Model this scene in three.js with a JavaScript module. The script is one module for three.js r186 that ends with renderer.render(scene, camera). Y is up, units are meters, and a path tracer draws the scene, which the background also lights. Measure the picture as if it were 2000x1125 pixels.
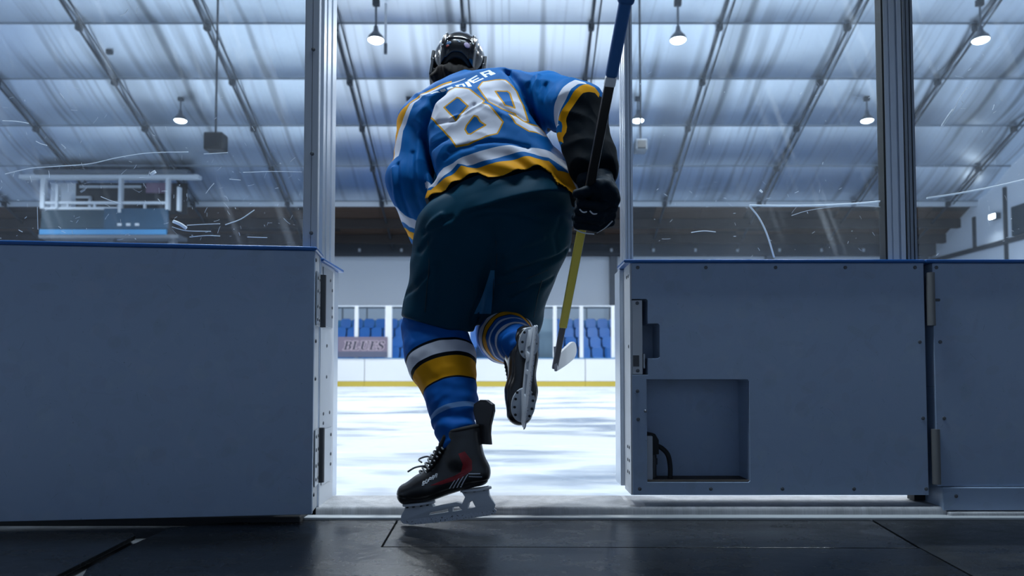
import * as THREE from 'three';
import { mergeGeometries, toCreasedNormals } from 'three/addons/utils/BufferGeometryUtils.js';
import { RoundedBoxGeometry } from 'three/addons/geometries/RoundedBoxGeometry.js';
import { ImprovedNoise } from 'three/addons/math/ImprovedNoise.js';
import { RectAreaLightUniformsLib } from 'three/addons/lights/RectAreaLightUniformsLib.js';

// ------------------------------------------------------------------ camera, light, exposure
const scene = new THREE.Scene();
const F = 1400, EYE = 0.53, PITCH = THREE.MathUtils.degToRad(2.3);
const ROW = 727 - F * Math.tan(PITCH);                       // row of the optical axis
const camera = new THREE.PerspectiveCamera(2 * Math.atan(562.5 / F) * 180 / Math.PI, 2000 / 1125, 0.05, 200);
camera.position.set(0, EYE, 0);
camera.rotation.x = PITCH;
camera.setViewOffset(2000, 1125, 0, -(ROW - 562.5), 2000, 1125);
camera.focus = 2.6;
camera.userData.fStop = 2.8;
camera.updateMatrixWorld();

const renderer = new THREE.WebGLRenderer({ antialias: true });
renderer.toneMapping = THREE.LinearToneMapping;
renderer.toneMappingExposure = 1.0;
renderer.shadowMap.enabled = true;
RectAreaLightUniformsLib.init();
scene.background = new THREE.Color(0x000000);

const LAMP_CD = 106;                                          // each hall lamp
const LAMP_COLOR = new THREE.Color().setRGB(0.87, 0.945, 1.0);
const BATTEN_NITS = 68;                                      // light strip over the gate
const BATTEN_COLOR = new THREE.Color().setRGB(0.70, 0.86, 1.0);

// ------------------------------------------------------------------ helpers
const V = (x, y, z) => new THREE.Vector3(x, y, z);
const SP = Math.sin(PITCH), CP = Math.cos(PITCH);
function at(px, py, d) {                                     // pixel of the photograph and its distance -> point
  const vx = (px - 1000) / F, vy = (ROW - py) / F;
  const t = d / (CP - vy * SP);
  return V(vx * t, EYE + (SP + vy * CP) * t, -d);
}
function ground(px, py, y = 0) {                             // pixel -> point on a level surface
  const vx = (px - 1000) / F, vy = (ROW - py) / F;
  const t = (y - EYE) / (SP + vy * CP);
  return V(vx * t, y, -(CP - vy * SP) * t);
}
function onPlane(px, py, p0, n) {
  const vx = (px - 1000) / F, vy = (ROW - py) / F;
  const d = V(vx, SP + vy * CP, -(CP - vy * SP)), o = V(0, EYE, 0);
  return o.addScaledVector(d, p0.clone().sub(o).dot(n) / d.dot(n));
}
function rng(seed) { let s = seed >>> 0; return () => { s = (s + 0x6D2B79F5) >>> 0; let t = s; t = Math.imul(t ^ (t >>> 15), t | 1); t ^= t + Math.imul(t ^ (t >>> 7), t | 61); return ((t ^ (t >>> 14)) >>> 0) / 4294967296; }; }
const perlin = new ImprovedNoise();
const noise = (x, y, z) => perlin.noise(x, y, z);
const lerp = (a, b, t) => a + (b - a) * t, clamp = (x, a, b) => Math.min(b, Math.max(a, x));
const smooth = (a, b, x) => { const t = clamp((x - a) / (b - a), 0, 1); return t * t * (3 - 2 * t); };

const taken = new Map();
function numbered(name) { const n = taken.get(name) || 0; taken.set(name, n + 1); return n ? `${name}_${String(n).padStart(3, '0')}` : name; }
function thing(name, label, category, base = [0, 0, 0], turn = 0, group) {
  const o = new THREE.Group(); o.name = numbered(name); o.position.set(...base); o.rotation.y = turn;
  o.userData = { label, category }; if (group) o.userData.group = group;
  scene.add(o); o.updateMatrixWorld(); return o;
}
function setting(name, geometry, material, label, category) {
  const m = mesh(geometry, material); m.name = name; m.userData = { kind: 'structure' };
  if (label) { m.userData.label = label; m.userData.category = category; }
  scene.add(m); m.updateMatrixWorld(); return m;
}
function mesh(geometry, material) { const m = new THREE.Mesh(geometry, material); m.castShadow = m.receiveShadow = true; return m; }
function part(name, geometry, material, parent, label) {     // geometry in the parent's own axes
  const m = mesh(geometry, material); m.name = name; if (label) m.userData.label = label; parent.add(m); return m;
}
function wpart(name, geometry, material, parent, label) {    // geometry in the world's axes
  parent.updateWorldMatrix(true, false);
  geometry.applyMatrix4(parent.matrixWorld.clone().invert());
  return part(name, geometry, material, parent, label);
}
function single(name, geometry, material, label, category, group) {
  geometry.computeBoundingBox(); const b = geometry.boundingBox, c = b.getCenter(V()); c.y = b.min.y;
  geometry.translate(-c.x, -c.y, -c.z);
  const m = mesh(geometry, material); m.name = numbered(name); m.position.copy(c); m.userData = { label, category };
  if (group) m.userData.group = group; scene.add(m); m.updateMatrixWorld(); return m;
}
const bx = (x0, x1, y0, y1, z0, z1, r = 0) => {
  const g = r ? new RoundedBoxGeometry(Math.abs(x1 - x0), Math.abs(y1 - y0), Math.abs(z1 - z0), 2, r) : new THREE.BoxGeometry(Math.abs(x1 - x0), Math.abs(y1 - y0), Math.abs(z1 - z0));
  return g.translate((x0 + x1) / 2, (y0 + y1) / 2, (z0 + z1) / 2);
};
const cyl = (p, q, r0, r1 = r0, n = 12) => {
  const d = q.clone().sub(p), g = new THREE.CylinderGeometry(r1, r0, d.length(), n);
  g.applyQuaternion(new THREE.Quaternion().setFromUnitVectors(V(0, 1, 0), d.clone().normalize()));
  return g.translate((p.x + q.x) / 2, (p.y + q.y) / 2, (p.z + q.z) / 2);
};
const tube = (pts, r, n = 24, m = 6, closed = false) => new THREE.TubeGeometry(new THREE.CatmullRomCurve3(pts, closed), n, r, m, closed);
const merge = (list) => mergeGeometries(list.map((g) => { const h = g.index ? g.toNonIndexed() : g.clone(); for (const k of Object.keys(h.attributes)) if (!['position', 'normal', 'uv'].includes(k)) h.deleteAttribute(k); return h; }));
function prism(points, y0, y1, bevel = 0) {                  // outline in x, z (world), from height y0 to y1
  const s = new THREE.Shape(points.map((p) => new THREE.Vector2(p.x, -p.z)));
  const g = new THREE.ExtrudeGeometry(s, { depth: y1 - y0 - 2 * bevel, bevelEnabled: bevel > 0, bevelSize: bevel, bevelThickness: bevel, bevelOffset: -bevel, bevelSegments: 2 });
  return g.rotateX(-Math.PI / 2).translate(0, y0 + bevel, 0);
}
function plate(points, z0, z1, bevel = 0, holes = []) {      // outline in x, y, from z0 (back) to z1 (front)
  const s = new THREE.Shape(points.map((p) => new THREE.Vector2(p.x, p.y)));
  for (const h of holes) s.holes.push(new THREE.Path(h.map((p) => new THREE.Vector2(p.x, p.y))));
  return new THREE.ExtrudeGeometry(s, { depth: z1 - z0 - 2 * bevel, bevelEnabled: bevel > 0, bevelSize: bevel, bevelThickness: bevel, bevelOffset: -bevel, bevelSegments: 2 }).translate(0, 0, z0 + bevel);
}
function canvas(w, h, paint) { const c = document.createElement('canvas'); c.width = w; c.height = h; paint(c.getContext('2d'), w, h); return c; }
function canvasMap(w, h, paint, srgb = true) { const t = new THREE.CanvasTexture(canvas(w, h, paint)); if (srgb) t.colorSpace = THREE.SRGBColorSpace; t.wrapS = t.wrapT = THREE.RepeatWrapping; return t; }
function dataMap(n, f, srgb = false, m = n) {                // f(u, v) -> [r, g, b] 0..1
  const a = new Uint8Array(n * m * 4);
  for (let j = 0; j < m; j++) for (let i = 0; i < n; i++) { const c = f(i / n, j / m), k = 4 * (j * n + i); a[k] = 255 * clamp(c[0], 0, 1); a[k + 1] = 255 * clamp(c[1], 0, 1); a[k + 2] = 255 * clamp(c[2], 0, 1); a[k + 3] = 255; }
  const t = new THREE.DataTexture(a, n, m); t.wrapS = t.wrapT = THREE.RepeatWrapping; t.magFilter = THREE.LinearFilter; t.minFilter = THREE.LinearFilter;
  if (srgb) t.colorSpace = THREE.SRGBColorSpace; t.needsUpdate = true; return t;
}
const wrapNoise = (u, v, f, g = f, s = 0) => {               // noise that repeats on the unit square, f and g whole numbers
  const a = noise(u * f, v * g, s), b = noise((u - 1) * f, v * g, s), c = noise(u * f, (v - 1) * g, s), d = noise((u - 1) * f, (v - 1) * g, s);
  return lerp(lerp(a, b, u), lerp(c, d, u), v);
};
function planarUV(g, fu, fv) {
  const p = g.attributes.position, uv = new Float32Array(p.count * 2), q = V();
  for (let i = 0; i < p.count; i++) { q.fromBufferAttribute(p, i); uv[2 * i] = fu(q); uv[2 * i + 1] = fv(q); }
  g.setAttribute('uv', new THREE.BufferAttribute(uv, 2)); return g;
}
const C = (r, g, b) => new THREE.Color().setRGB(r, g, b);
const std = (color, roughness = 0.6, metalness = 0, more = {}) => new THREE.MeshStandardMaterial({ color, roughness, metalness, ...more });
const phys = (o) => new THREE.MeshPhysicalMaterial(o);

// ------------------------------------------------------------------ smooth bodies from distance fields
function sdfMesh(f, lo, hi, h) {
  const nx = Math.ceil((hi.x - lo.x) / h) + 2, ny = Math.ceil((hi.y - lo.y) / h) + 2, nz = Math.ceil((hi.z - lo.z) / h) + 2;
  const val = new Float32Array(nx * ny * nz), B = 8, ix = (i, j, k) => i + nx * (j + ny * k);
  for (let k0 = 0; k0 < nz; k0 += B) for (let j0 = 0; j0 < ny; j0 += B) for (let i0 = 0; i0 < nx; i0 += B) {
    const i1 = Math.min(nx, i0 + B), j1 = Math.min(ny, j0 + B), k1 = Math.min(nz, k0 + B);
    const d0 = f(lo.x + (i0 + B / 2) * h, lo.y + (j0 + B / 2) * h, lo.z + (k0 + B / 2) * h);
    const far = Math.abs(d0) > B * h * 1.5;
    for (let k = k0; k < k1; k++) for (let j = j0; j < j1; j++) for (let i = i0; i < i1; i++) val[ix(i, j, k)] = far ? d0 : f(lo.x + i * h, lo.y + j * h, lo.z + k * h);
  }
  const id = new Int32Array(nx * ny * nz).fill(-1), pos = [], index = [];
  const E = [[0, 1], [2, 3], [4, 5], [6, 7], [0, 2], [1, 3], [4, 6], [5, 7], [0, 4], [1, 5], [2, 6], [3, 7]];
  const c = new Float32Array(8);
  for (let k = 0; k < nz - 1; k++) for (let j = 0; j < ny - 1; j++) for (let i = 0; i < nx - 1; i++) {
    let m = 0;
    for (let q = 0; q < 8; q++) { c[q] = val[ix(i + (q & 1), j + ((q >> 1) & 1), k + (q >> 2))]; if (c[q] < 0) m |= 1 << q; }
    if (m === 0 || m === 255) continue;
    let x = 0, y = 0, z = 0, n = 0;
    for (const [a, b] of E) if (((m >> a) & 1) !== ((m >> b) & 1)) {
      const t = c[a] / (c[a] - c[b]);
      x += lerp(a & 1, b & 1, t); y += lerp((a >> 1) & 1, (b >> 1) & 1, t); z += lerp(a >> 2, b >> 2, t); n++;
    }
    id[ix(i, j, k)] = pos.length / 3; pos.push(lo.x + (i + x / n) * h, lo.y + (j + y / n) * h, lo.z + (k + z / n) * h);
  }
  const quad = (a, b, d, e, flip) => { if (a < 0 || b < 0 || d < 0 || e < 0) return; if (flip) index.push(a, d, b, a, e, d); else index.push(a, b, d, a, d, e); };
  for (let k = 1; k < nz - 1; k++) for (let j = 1; j < ny - 1; j++) for (let i = 1; i < nx - 1; i++) {
    const v = val[ix(i, j, k)] < 0;
    if (v !== val[ix(i + 1, j, k)] < 0) quad(id[ix(i, j - 1, k - 1)], id[ix(i, j, k - 1)], id[ix(i, j, k)], id[ix(i, j - 1, k)], !v);
    if (v !== val[ix(i, j + 1, k)] < 0) quad(id[ix(i - 1, j, k - 1)], id[ix(i - 1, j, k)], id[ix(i, j, k)], id[ix(i, j, k - 1)], !v);
    if (v !== val[ix(i, j, k + 1)] < 0) quad(id[ix(i - 1, j - 1, k)], id[ix(i, j - 1, k)], id[ix(i, j, k)], id[ix(i - 1, j, k)], !v);
  }
  const nor = new Float32Array(pos.length), e = h * 0.5;
  for (let i = 0; i < pos.length; i += 3) {
    const x = pos[i], y = pos[i + 1], z = pos[i + 2];
    let a = f(x + e, y, z) - f(x - e, y, z), b = f(x, y + e, z) - f(x, y - e, z), d = f(x, y, z + e) - f(x, y, z - e);
    const l = Math.hypot(a, b, d) || 1; a /= l; b /= l; d /= l; nor[i] = a; nor[i + 1] = b; nor[i + 2] = d;
    const s = clamp(f(x, y, z) / (l / (2 * e)), -h * 0.6, h * 0.6); pos[i] -= a * s; pos[i + 1] -= b * s; pos[i + 2] -= d * s;
  }
  const g = new THREE.BufferGeometry();
  g.setAttribute('position', new THREE.Float32BufferAttribute(pos, 3)); g.setAttribute('normal', new THREE.BufferAttribute(nor, 3)); g.setIndex(index);
  return planarUV(g, (p) => p.x, (p) => p.y);
}
const smin = (a, b, k) => { const h = clamp(0.5 + 0.5 * (b - a) / k, 0, 1); return lerp(b, a, h) - k * h * (1 - h); };
const smax = (a, b, k) => -smin(-a, -b, k);
function bone(a, b, ra, rb) {                                // tapered capsule
  const ax = a.x, ay = a.y, az = a.z, dx = b.x - ax, dy = b.y - ay, dz = b.z - az, l2 = dx * dx + dy * dy + dz * dz;
  return (x, y, z) => { const px = x - ax, py = y - ay, pz = z - az, t = clamp((px * dx + py * dy + pz * dz) / l2, 0, 1); return Math.hypot(px - dx * t, py - dy * t, pz - dz * t) - lerp(ra, rb, t); };
}
function frame(o, ex, ey, ez) {                              // world point -> own axes
  return (x, y, z) => { const px = x - o.x, py = y - o.y, pz = z - o.z; return [px * ex.x + py * ex.y + pz * ex.z, px * ey.x + py * ey.y + pz * ey.z, px * ez.x + py * ez.y + pz * ez.z]; };
}
function ellipsoid(c, rx, ry, rz) { return (x, y, z) => { const a = (x - c.x) / rx, b = (y - c.y) / ry, d = (z - c.z) / rz, k0 = Math.hypot(a, b, d), k1 = Math.hypot(a / rx, b / ry, d / rz) || 1e-9; return k0 * (k0 - 1) / k1; }; }
const rbox = (x, y, z, a, b, c, r) => { const qx = Math.abs(x) - a + r, qy = Math.abs(y) - b + r, qz = Math.abs(z) - c + r; return Math.hypot(Math.max(qx, 0), Math.max(qy, 0), Math.max(qz, 0)) + Math.min(Math.max(qx, qy, qz), 0) - r; };

// ------------------------------------------------------------------ materials of the place
const foilStreak = dataMap(1024, (u, v) => {
  const a = wrapNoise(u, v, 96, 3, 1.3), b = wrapNoise(u, v, 31, 2, 5.1), c = wrapNoise(u, v, 220, 5, 9.7), d = wrapNoise(u, v, 5, 7, 3.3);
  const h = 0.5 + 0.16 * a + 0.26 * b + 0.06 * c + 0.2 * d; return [h, h, h];
});
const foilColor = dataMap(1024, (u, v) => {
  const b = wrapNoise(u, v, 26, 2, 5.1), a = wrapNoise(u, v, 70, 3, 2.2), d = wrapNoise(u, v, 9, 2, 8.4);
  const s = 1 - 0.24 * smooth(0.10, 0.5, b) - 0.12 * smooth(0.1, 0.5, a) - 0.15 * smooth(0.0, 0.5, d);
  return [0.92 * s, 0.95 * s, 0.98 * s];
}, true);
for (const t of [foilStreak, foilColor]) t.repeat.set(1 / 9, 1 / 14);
const M = {};
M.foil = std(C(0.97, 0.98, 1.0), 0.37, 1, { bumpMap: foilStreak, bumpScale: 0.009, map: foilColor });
M.roofSteel = std(C(0.05, 0.06, 0.075), 0.6, 0.3);
M.timber = std(C(0.07, 0.047, 0.036), 0.8);
M.timberDark = std(C(0.035, 0.03, 0.03), 0.8);
M.whiteWall = std(C(0.80, 0.86, 0.94), 0.8);
M.nearWall = std(C(0.26, 0.32, 0.42), 0.85);
M.steelGrey = std(C(0.13, 0.15, 0.18), 0.55, 0.4);
M.terrace = std(C(0.02, 0.075, 0.19), 0.7);
M.farWhite = std(C(0.80, 0.82, 0.84), 0.5);
M.yellow = std(C(0.55, 0.42, 0.06), 0.5);
M.blueCap = std(C(0.012, 0.10, 0.34), 0.32);
M.seat = std(C(0.012, 0.13, 0.44), 0.3);
M.teal = std(C(0.007, 0.032, 0.055), 0.7);
M.lightBlue = std(C(0.05, 0.22, 0.44), 0.6);
M.whitePaint = std(C(0.55, 0.60, 0.66), 0.5);
M.black = std(C(0.012, 0.013, 0.016), 0.5);
M.rubberBlack = std(C(0.01, 0.012, 0.014), 0.6);
M.steel = std(C(0.42, 0.44, 0.47), 0.38, 0.9);
M.darkSteel = std(C(0.10, 0.105, 0.115), 0.5, 0.7);
M.alu = std(C(0.62, 0.67, 0.74), 0.3, 0.65);
M.screw = std(C(0.13, 0.14, 0.155), 0.45, 0.5);
M.lampGlow = new THREE.MeshStandardMaterial({ color: 0xffffff, emissive: C(0.9, 0.97, 1.0), emissiveIntensity: 9 });
M.lampShell = std(C(0.12, 0.14, 0.17), 0.4, 0.6);
// board plastic: scuffed white polyethylene
const boardScuff = canvasMap(1024, 1024, (g, w, h) => {
  const r = rng(71); g.fillStyle = '#9db0ca'; g.fillRect(0, 0, w, h);
  for (let i = 0; i < 500; i++) { g.fillStyle = `rgba(${r() < 0.5 ? '134,144,158' : '186,196,208'},${0.04 + 0.06 * r()})`; g.beginPath(); g.ellipse(r() * w, r() * h, 4 + 40 * r(), 3 + 26 * r(), r() * 3, 0, 7); g.fill(); }
  for (let i = 0; i < 120; i++) { g.strokeStyle = `rgba(70,80,95,${0.08 + 0.16 * r()})`; g.lineWidth = 0.6 + r(); const x = r() * w, y = r() * h, a = r() * 6.3, l = 5 + 40 * r() * r(); g.beginPath(); g.moveTo(x, y); g.quadraticCurveTo(x + l * Math.cos(a) * 0.5 + 4 * r(), y + l * Math.sin(a) * 0.5, x + l * Math.cos(a), y + l * Math.sin(a)); g.stroke(); }
  for (let i = 0; i < 160; i++) { g.fillStyle = `rgba(60,68,80,${0.15 + 0.25 * r()})`; g.fillRect(r() * w, r() * h, 1 + 2 * r(), 1 + 2 * r()); }
});
M.board = std(0xffffff, 0.42, 0, { map: boardScuff });
M.boardEdge = std(C(0.60, 0.63, 0.67), 0.5);
// glass: scratched, wiped polycarbonate
const glassWear = dataMap(512, (u, v) => {
  const a = wrapNoise(u + 0.35 * v, v, 60, 4, 4.4), b = wrapNoise(u, v, 6, 5, 7.1), c = wrapNoise(u, v, 150, 150, 2.8);
  const h = 0.55 + 0.5 * smooth(0.15, 0.6, a) + 0.3 * b + 0.15 * c; return [h, h, h];
});
M.glass = phys({ color: C(0.93, 0.97, 1.0), transmission: 1, thickness: 0, roughness: 0.26, roughnessMap: glassWear, ior: 1.3, specularIntensity: 0.6 });
M.farGlass = phys({ color: C(0.9, 0.95, 0.98), transmission: 1, thickness: 0, roughness: 0.12, ior: 1.35 });
M.scratch_glint = phys({ color: C(0.85, 0.9, 0.95), transmission: 0.55, thickness: 0, roughness: 1 });
// ice
const iceMap = dataMap(2048, (u, v) => {
  const x = u * 26 - 13, z = v * 24;
  let n = 0.5 * noise(x * 0.55, z * 0.8, 3.1) + 0.35 * noise(x * 1.4 + 2 * noise(x, z, 1), z * 2.6, 8.2) + 0.2 * noise(x * 4.5, z * 9, 5.5);
  const wet = smooth(-0.02, 0.40, n), fine = 0.03 * noise(x * 22, z * 40, 2.2);
  const line = Math.pow(Math.max(0, 1 - Math.abs(noise(x * 0.9 + 0.4 * z, z * 1.6, 7.7)) * 14), 2) * 0.05;
  return [0.805 - 0.22 * wet + fine + line, 0.825 - 0.195 * wet + fine + line, 0.85 - 0.16 * wet + fine + line];
}, true);
const iceRough = dataMap(1024, (u, v) => { const x = u * 26 - 13, z = v * 24, n = 0.5 * noise(x * 0.55, z * 0.8, 3.1) + 0.35 * noise(x * 1.4, z * 2.6, 8.2); const h = 0.75 - 0.45 * smooth(-0.05, 0.4, n); return [h, h, h]; });
M.ice = std(0xffffff, 0.7, 0, { map: iceMap, roughnessMap: iceRough });
// concrete kerb and slab
const concreteMap = dataMap(512, (u, v) => { const n = 0.5 * wrapNoise(u, v, 7, 7, 1) + 0.35 * wrapNoise(u, v, 24, 24, 2) + 0.35 * wrapNoise(u, v, 90, 90, 3); const s = 0.70 + 0.24 * n; return [s, s * 1.0, s * 1.01]; }, true);
concreteMap.repeat.set(1.6, 1.6);
M.concrete = std(0xffffff, 0.7, 0, { map: concreteMap, bumpMap: concreteMap, bumpScale: 0.004 });
M.slab = std(C(0.30, 0.32, 0.34), 0.8, 0, { map: concreteMap });
// rubber mats: damp, speckled with crumbs of ice and grit
const matMap = canvasMap(2048, 1024, (g, w, h) => {
  const r = rng(17); g.fillStyle = '#090b0d'; g.fillRect(0, 0, w, h);
  for (let i = 0; i < 900; i++) { g.fillStyle = `rgba(${r() < 0.6 ? '3,4,5' : '22,26,31'},${0.05 + 0.08 * r()})`; g.beginPath(); g.ellipse(r() * w, r() * h, 4 + 50 * r(), 2 + 16 * r(), r(), 0, 7); g.fill(); }
  for (let i = 0; i < 1500; i++) { const q = r(); g.fillStyle = `rgba(170,185,200,${0.15 + 0.6 * q * q * q})`; const s = 0.5 + 1.3 * r() * r(); g.beginPath(); g.arc(r() * w, r() * h, s, 0, 7); g.fill(); }
  for (let i = 0; i < 90; i++) { g.strokeStyle = `rgba(0,0,0,${0.3 + 0.4 * r()})`; g.lineWidth = 1 + 1.5 * r(); const x = r() * w, y = r() * h; g.beginPath(); g.moveTo(x, y); g.lineTo(x + 60 * (r() - 0.5), y + 24 * (r() - 0.5)); g.stroke(); }
});
matMap.repeat.set(0.5, 1);
const matRough = dataMap(512, (u, v) => { const n = 0.6 * wrapNoise(u, v, 6, 9, 4) + 0.4 * wrapNoise(u, v, 21, 33, 6) + 0.25 * wrapNoise(u, v, 120, 120, 7); const h = 0.62 + 0.5 * n; return [h, h, h]; });
matRough.repeat.set(0.7, 0.7);
const matBump = dataMap(512, (u, v) => { const h = 0.5 + 0.5 * wrapNoise(u, v, 150, 150, 1.5) + 0.3 * wrapNoise(u, v, 40, 40, 2.5); return [h, h, h]; });
matBump.repeat.set(2, 2);
M.mat = phys({ color: 0xffffff, roughness: 0.42, map: matMap, roughnessMap: matRough, bumpMap: matBump, bumpScale: 0.0006, clearcoat: 0.1, clearcoatRoughness: 0.25 });
const wornMap = canvasMap(1024, 1024, (g, w, h) => {
  const r = rng(29); g.fillStyle = '#101316'; g.fillRect(0, 0, w, h);
  for (let i = 0; i < 260; i++) { g.strokeStyle = `rgba(150,160,172,${0.05 + 0.22 * r() * r()})`; g.lineWidth = 1 + 5 * r(); const x = r() * w, y = r() * h; g.beginPath(); g.moveTo(x, y); g.bezierCurveTo(x + 40 * r(), y + 16 * (r() - 0.5), x + 50 * r(), y + 26 * (r() - 0.5), x + 90 * r(), y + 30 * (r() - 0.5)); g.stroke(); }
  for (let i = 0; i < 900; i++) { g.fillStyle = `rgba(165,178,190,${0.1 + 0.4 * r() * r()})`; g.fillRect(r() * w, r() * h, 1 + 2 * r(), 1 + r()); }
});
M.worn = std(0xffffff, 0.55, 0, { map: wornMap, roughnessMap: matRough, bumpMap: matBump, bumpScale: 0.0015 });

// ------------------------------------------------------------------ the hall
const FAR = 32.7, EAVE = 5.88, SLOPE = 0.445, RIDGE = 16.0, BOARD_FAR = 26.5, XR = 19.2, XL = -25, BACK = -3.2;
const roofY = (d) => EAVE + SLOPE * (d > RIDGE ? FAR - d : FAR - 2 * RIDGE + d);
setting('floor', planarUV(bx(XL - 0.3, XR + 0.3, -0.4, -0.014, -2.62, -BACK), (p) => p.x, (p) => p.z), M.slab, 'bare concrete slab under the rubber mats', 'floor');
setting('ground_hall', bx(XL - 0.3, XR + 0.3, -0.5, -0.06, -FAR, -2.62), M.terrace, 'dark floor slab under the rink', 'floor');
const ice = setting('floor_ice', planarUV(new THREE.BoxGeometry(XR + 6 + 18, 0.05, BOARD_FAR - 2.9).translate((XR + 6 - 18) / 2 - 3, -0.027, -(BOARD_FAR + 2.9) / 2), (p) => (p.x + 13) / 26, (p) => -p.z / 24), M.ice, 'white rink ice with grey wet streaks', 'ice');
setting('wall_far', bx(XL, XR, -0.1, EAVE + 0.1, -FAR - 0.3, -FAR), M.whiteWall, 'pale far wall above the stand', 'wall');
const wallRight = setting('wall_right', bx(XR, XR + 0.3, -0.1, 14, -FAR - 0.3, -BACK), M.whiteWall, 'pale end wall of the hall', 'wall');
setting('wall_left', bx(XL - 0.3, XL, -0.1, 14, -FAR - 0.3, -BACK), M.whiteWall, 'end wall of the hall', 'wall');
setting('wall_near', bx(XL, XR, -0.1, roofY(BACK) + 0.2, -BACK, -BACK + 0.3), M.nearWall, 'dim wall behind the players', 'wall');

// roof: foil sheets hung between purlins, each sheet sagging
const ceiling = setting('ceiling', (() => { const t = 0.12, q = (d0, d1) => { const y0 = roofY(d0) + 0.35, y1 = roofY(d1) + 0.35; const s = new THREE.Shape([new THREE.Vector2(d0, y0), new THREE.Vector2(d1, y1), new THREE.Vector2(d1, y1 + t), new THREE.Vector2(d0, y0 + t)]); return new THREE.ExtrudeGeometry(s, { depth: XR - XL, bevelEnabled: false }).rotateY(Math.PI / 2).translate(XL, 0, 0); }; return merge([q(RIDGE, FAR + 0.3), q(BACK - 0.3, RIDGE)]); })(), M.roofSteel, 'pitched hall roof lined with silver foil sheets', 'ceiling');
const BAY = 3.89, RAFTER0 = -1.48, STEP = 1.985, FOIL_END = 29.3;
const rafters = []; for (let x = RAFTER0 - 6 * BAY; x < XR; x += BAY) if (x > XL) rafters.push(x);
const foilXs = [XL, ...rafters, XR];
const rSag = rng(5);
function foilSheet(x0, x1, d0, d1, sag) {                    // d0 further away and lower
  const nu = 8, nv = 14, pos = [], uv = [], idx = [], k = Math.hypot(1, SLOPE);
  for (let j = 0; j <= nv; j++) for (let i = 0; i <= nu; i++) {
    const s = i / nu, t = j / nv, x = lerp(x0, x1, s), d = lerp(d0, d1, t);
    const belly = sag * 4 * t * (1 - t) * (0.75 + 0.25 * Math.sin(Math.PI * s)) + 0.015 * noise(x * 1.7, d * 1.3, 4);
    pos.push(x, roofY(d) + 0.2 - belly, -d - belly * SLOPE * 0.4 * (d > RIDGE ? -1 : 1)); uv.push(x, d * k);
  }
  for (let j = 0; j < nv; j++) for (let i = 0; i < nu; i++) { const a = j * (nu + 1) + i, b = a + 1, c = a + nu + 1, d = c + 1; idx.push(a, b, c, b, d, c); }
  const g = new THREE.BufferGeometry(); g.setAttribute('position', new THREE.Float32BufferAttribute(pos, 3)); g.setAttribute('uv', new THREE.Float32BufferAttribute(uv, 2)); g.setIndex(idx); g.computeVertexNormals(); return g;
}
for (let d = FOIL_END; d > 17; d -= STEP) for (let i = 0; i + 1 < foilXs.length; i++) {
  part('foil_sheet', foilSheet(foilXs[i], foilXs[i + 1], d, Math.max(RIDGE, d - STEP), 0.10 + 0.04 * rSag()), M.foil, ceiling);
}
for (let d = RIDGE; d > BACK; d -= 4) part(d > 10 ? 'foil_sheet' : 'roof_deck', foilSheet(XL, XR, d, Math.max(BACK, d - 4), 0.1), d > 10 ? M.foil : M.timberDark, ceiling);  // unseen near slope decked dark to cut bounce onto the near boards
for (let d = FOIL_END; d > 17; d -= STEP) part('purlin', bx(XL, XR, roofY(d) + 0.17, roofY(d) + 0.26, -d - 0.03, -d + 0.03), std(C(0.25, 0.29, 0.34), 0.5, 0.5), ceiling);
for (const x of rafters) {
  const r = part('rafter', cyl(V(x, roofY(FOIL_END + 3.2) + 0.02, -FOIL_END - 3.2), V(x, roofY(RIDGE) + 0.02, -RIDGE), 0.042, 0.042, 8), M.roofSteel, ceiling, 'thin dark steel rafter rod');
  part('cable', cyl(V(x + 0.22, roofY(FOIL_END) + 0.06, -FOIL_END), V(x + 0.20, roofY(RIDGE) + 0.06, -RIDGE), 0.022, 0.022, 6), M.roofSteel, r);
  for (let d = FOIL_END; d > 17; d -= STEP) part('bracket', bx(x - 0.09, x + 0.09, roofY(d) - 0.03, roofY(d) + 0.16, -d - 0.09, -d + 0.09, 0.03), M.roofSteel, r);
}
// timber underside beyond the foil
const soffitD0 = FOIL_END + 0.05, boardW = 1.94;
for (let k = 0; k < 5; k++) { const d1 = lerp(soffitD0, FAR, k / 5), d2 = lerp(soffitD0, FAR, (k + 1) / 5) - 0.02;
  for (let x = XL, i = 0; x < XR - 0.1; x += boardW, i++) { const tone = 0.75 + 0.5 * rSag(); const xe = Math.min(XR, x + boardW - 0.02);
    const s = new THREE.Shape([new THREE.Vector2(d1, roofY(d1) + 0.25), new THREE.Vector2(d2, roofY(d2) + 0.25), new THREE.Vector2(d2, roofY(d2) + 0.3), new THREE.Vector2(d1, roofY(d1) + 0.3)]);
    part('timber_board', new THREE.ExtrudeGeometry(s, { depth: xe - x, bevelEnabled: false }).rotateY(Math.PI / 2).translate(x, 0, 0), [M.timber, M.timberDark, M.timberWarm ||= std(C(0.085, 0.055, 0.04), 0.8)][Math.floor(tone * 2.3) % 3], ceiling); } }
part('edge_beam', bx(XL, XR, roofY(FOIL_END) - 0.02, roofY(FOIL_END) + 0.24, -soffitD0 - 0.08, -soffitD0 + 0.02), M.whitePaint, ceiling, 'pale batten ending the foil');
for (const d of [30.55, 31.6]) part('soffit_beam', bx(XL, XR, roofY(d) - 0.12, roofY(d) + 0.26, -d - 0.12, -d + 0.12), M.timberDark, ceiling);
part('eave_beam', bx(XL, XR, EAVE - 0.06, EAVE + 0.52, -FAR + 0.02, -FAR + 0.45), M.roofSteel, ceiling, 'dark steel beam along the eave');
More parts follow.
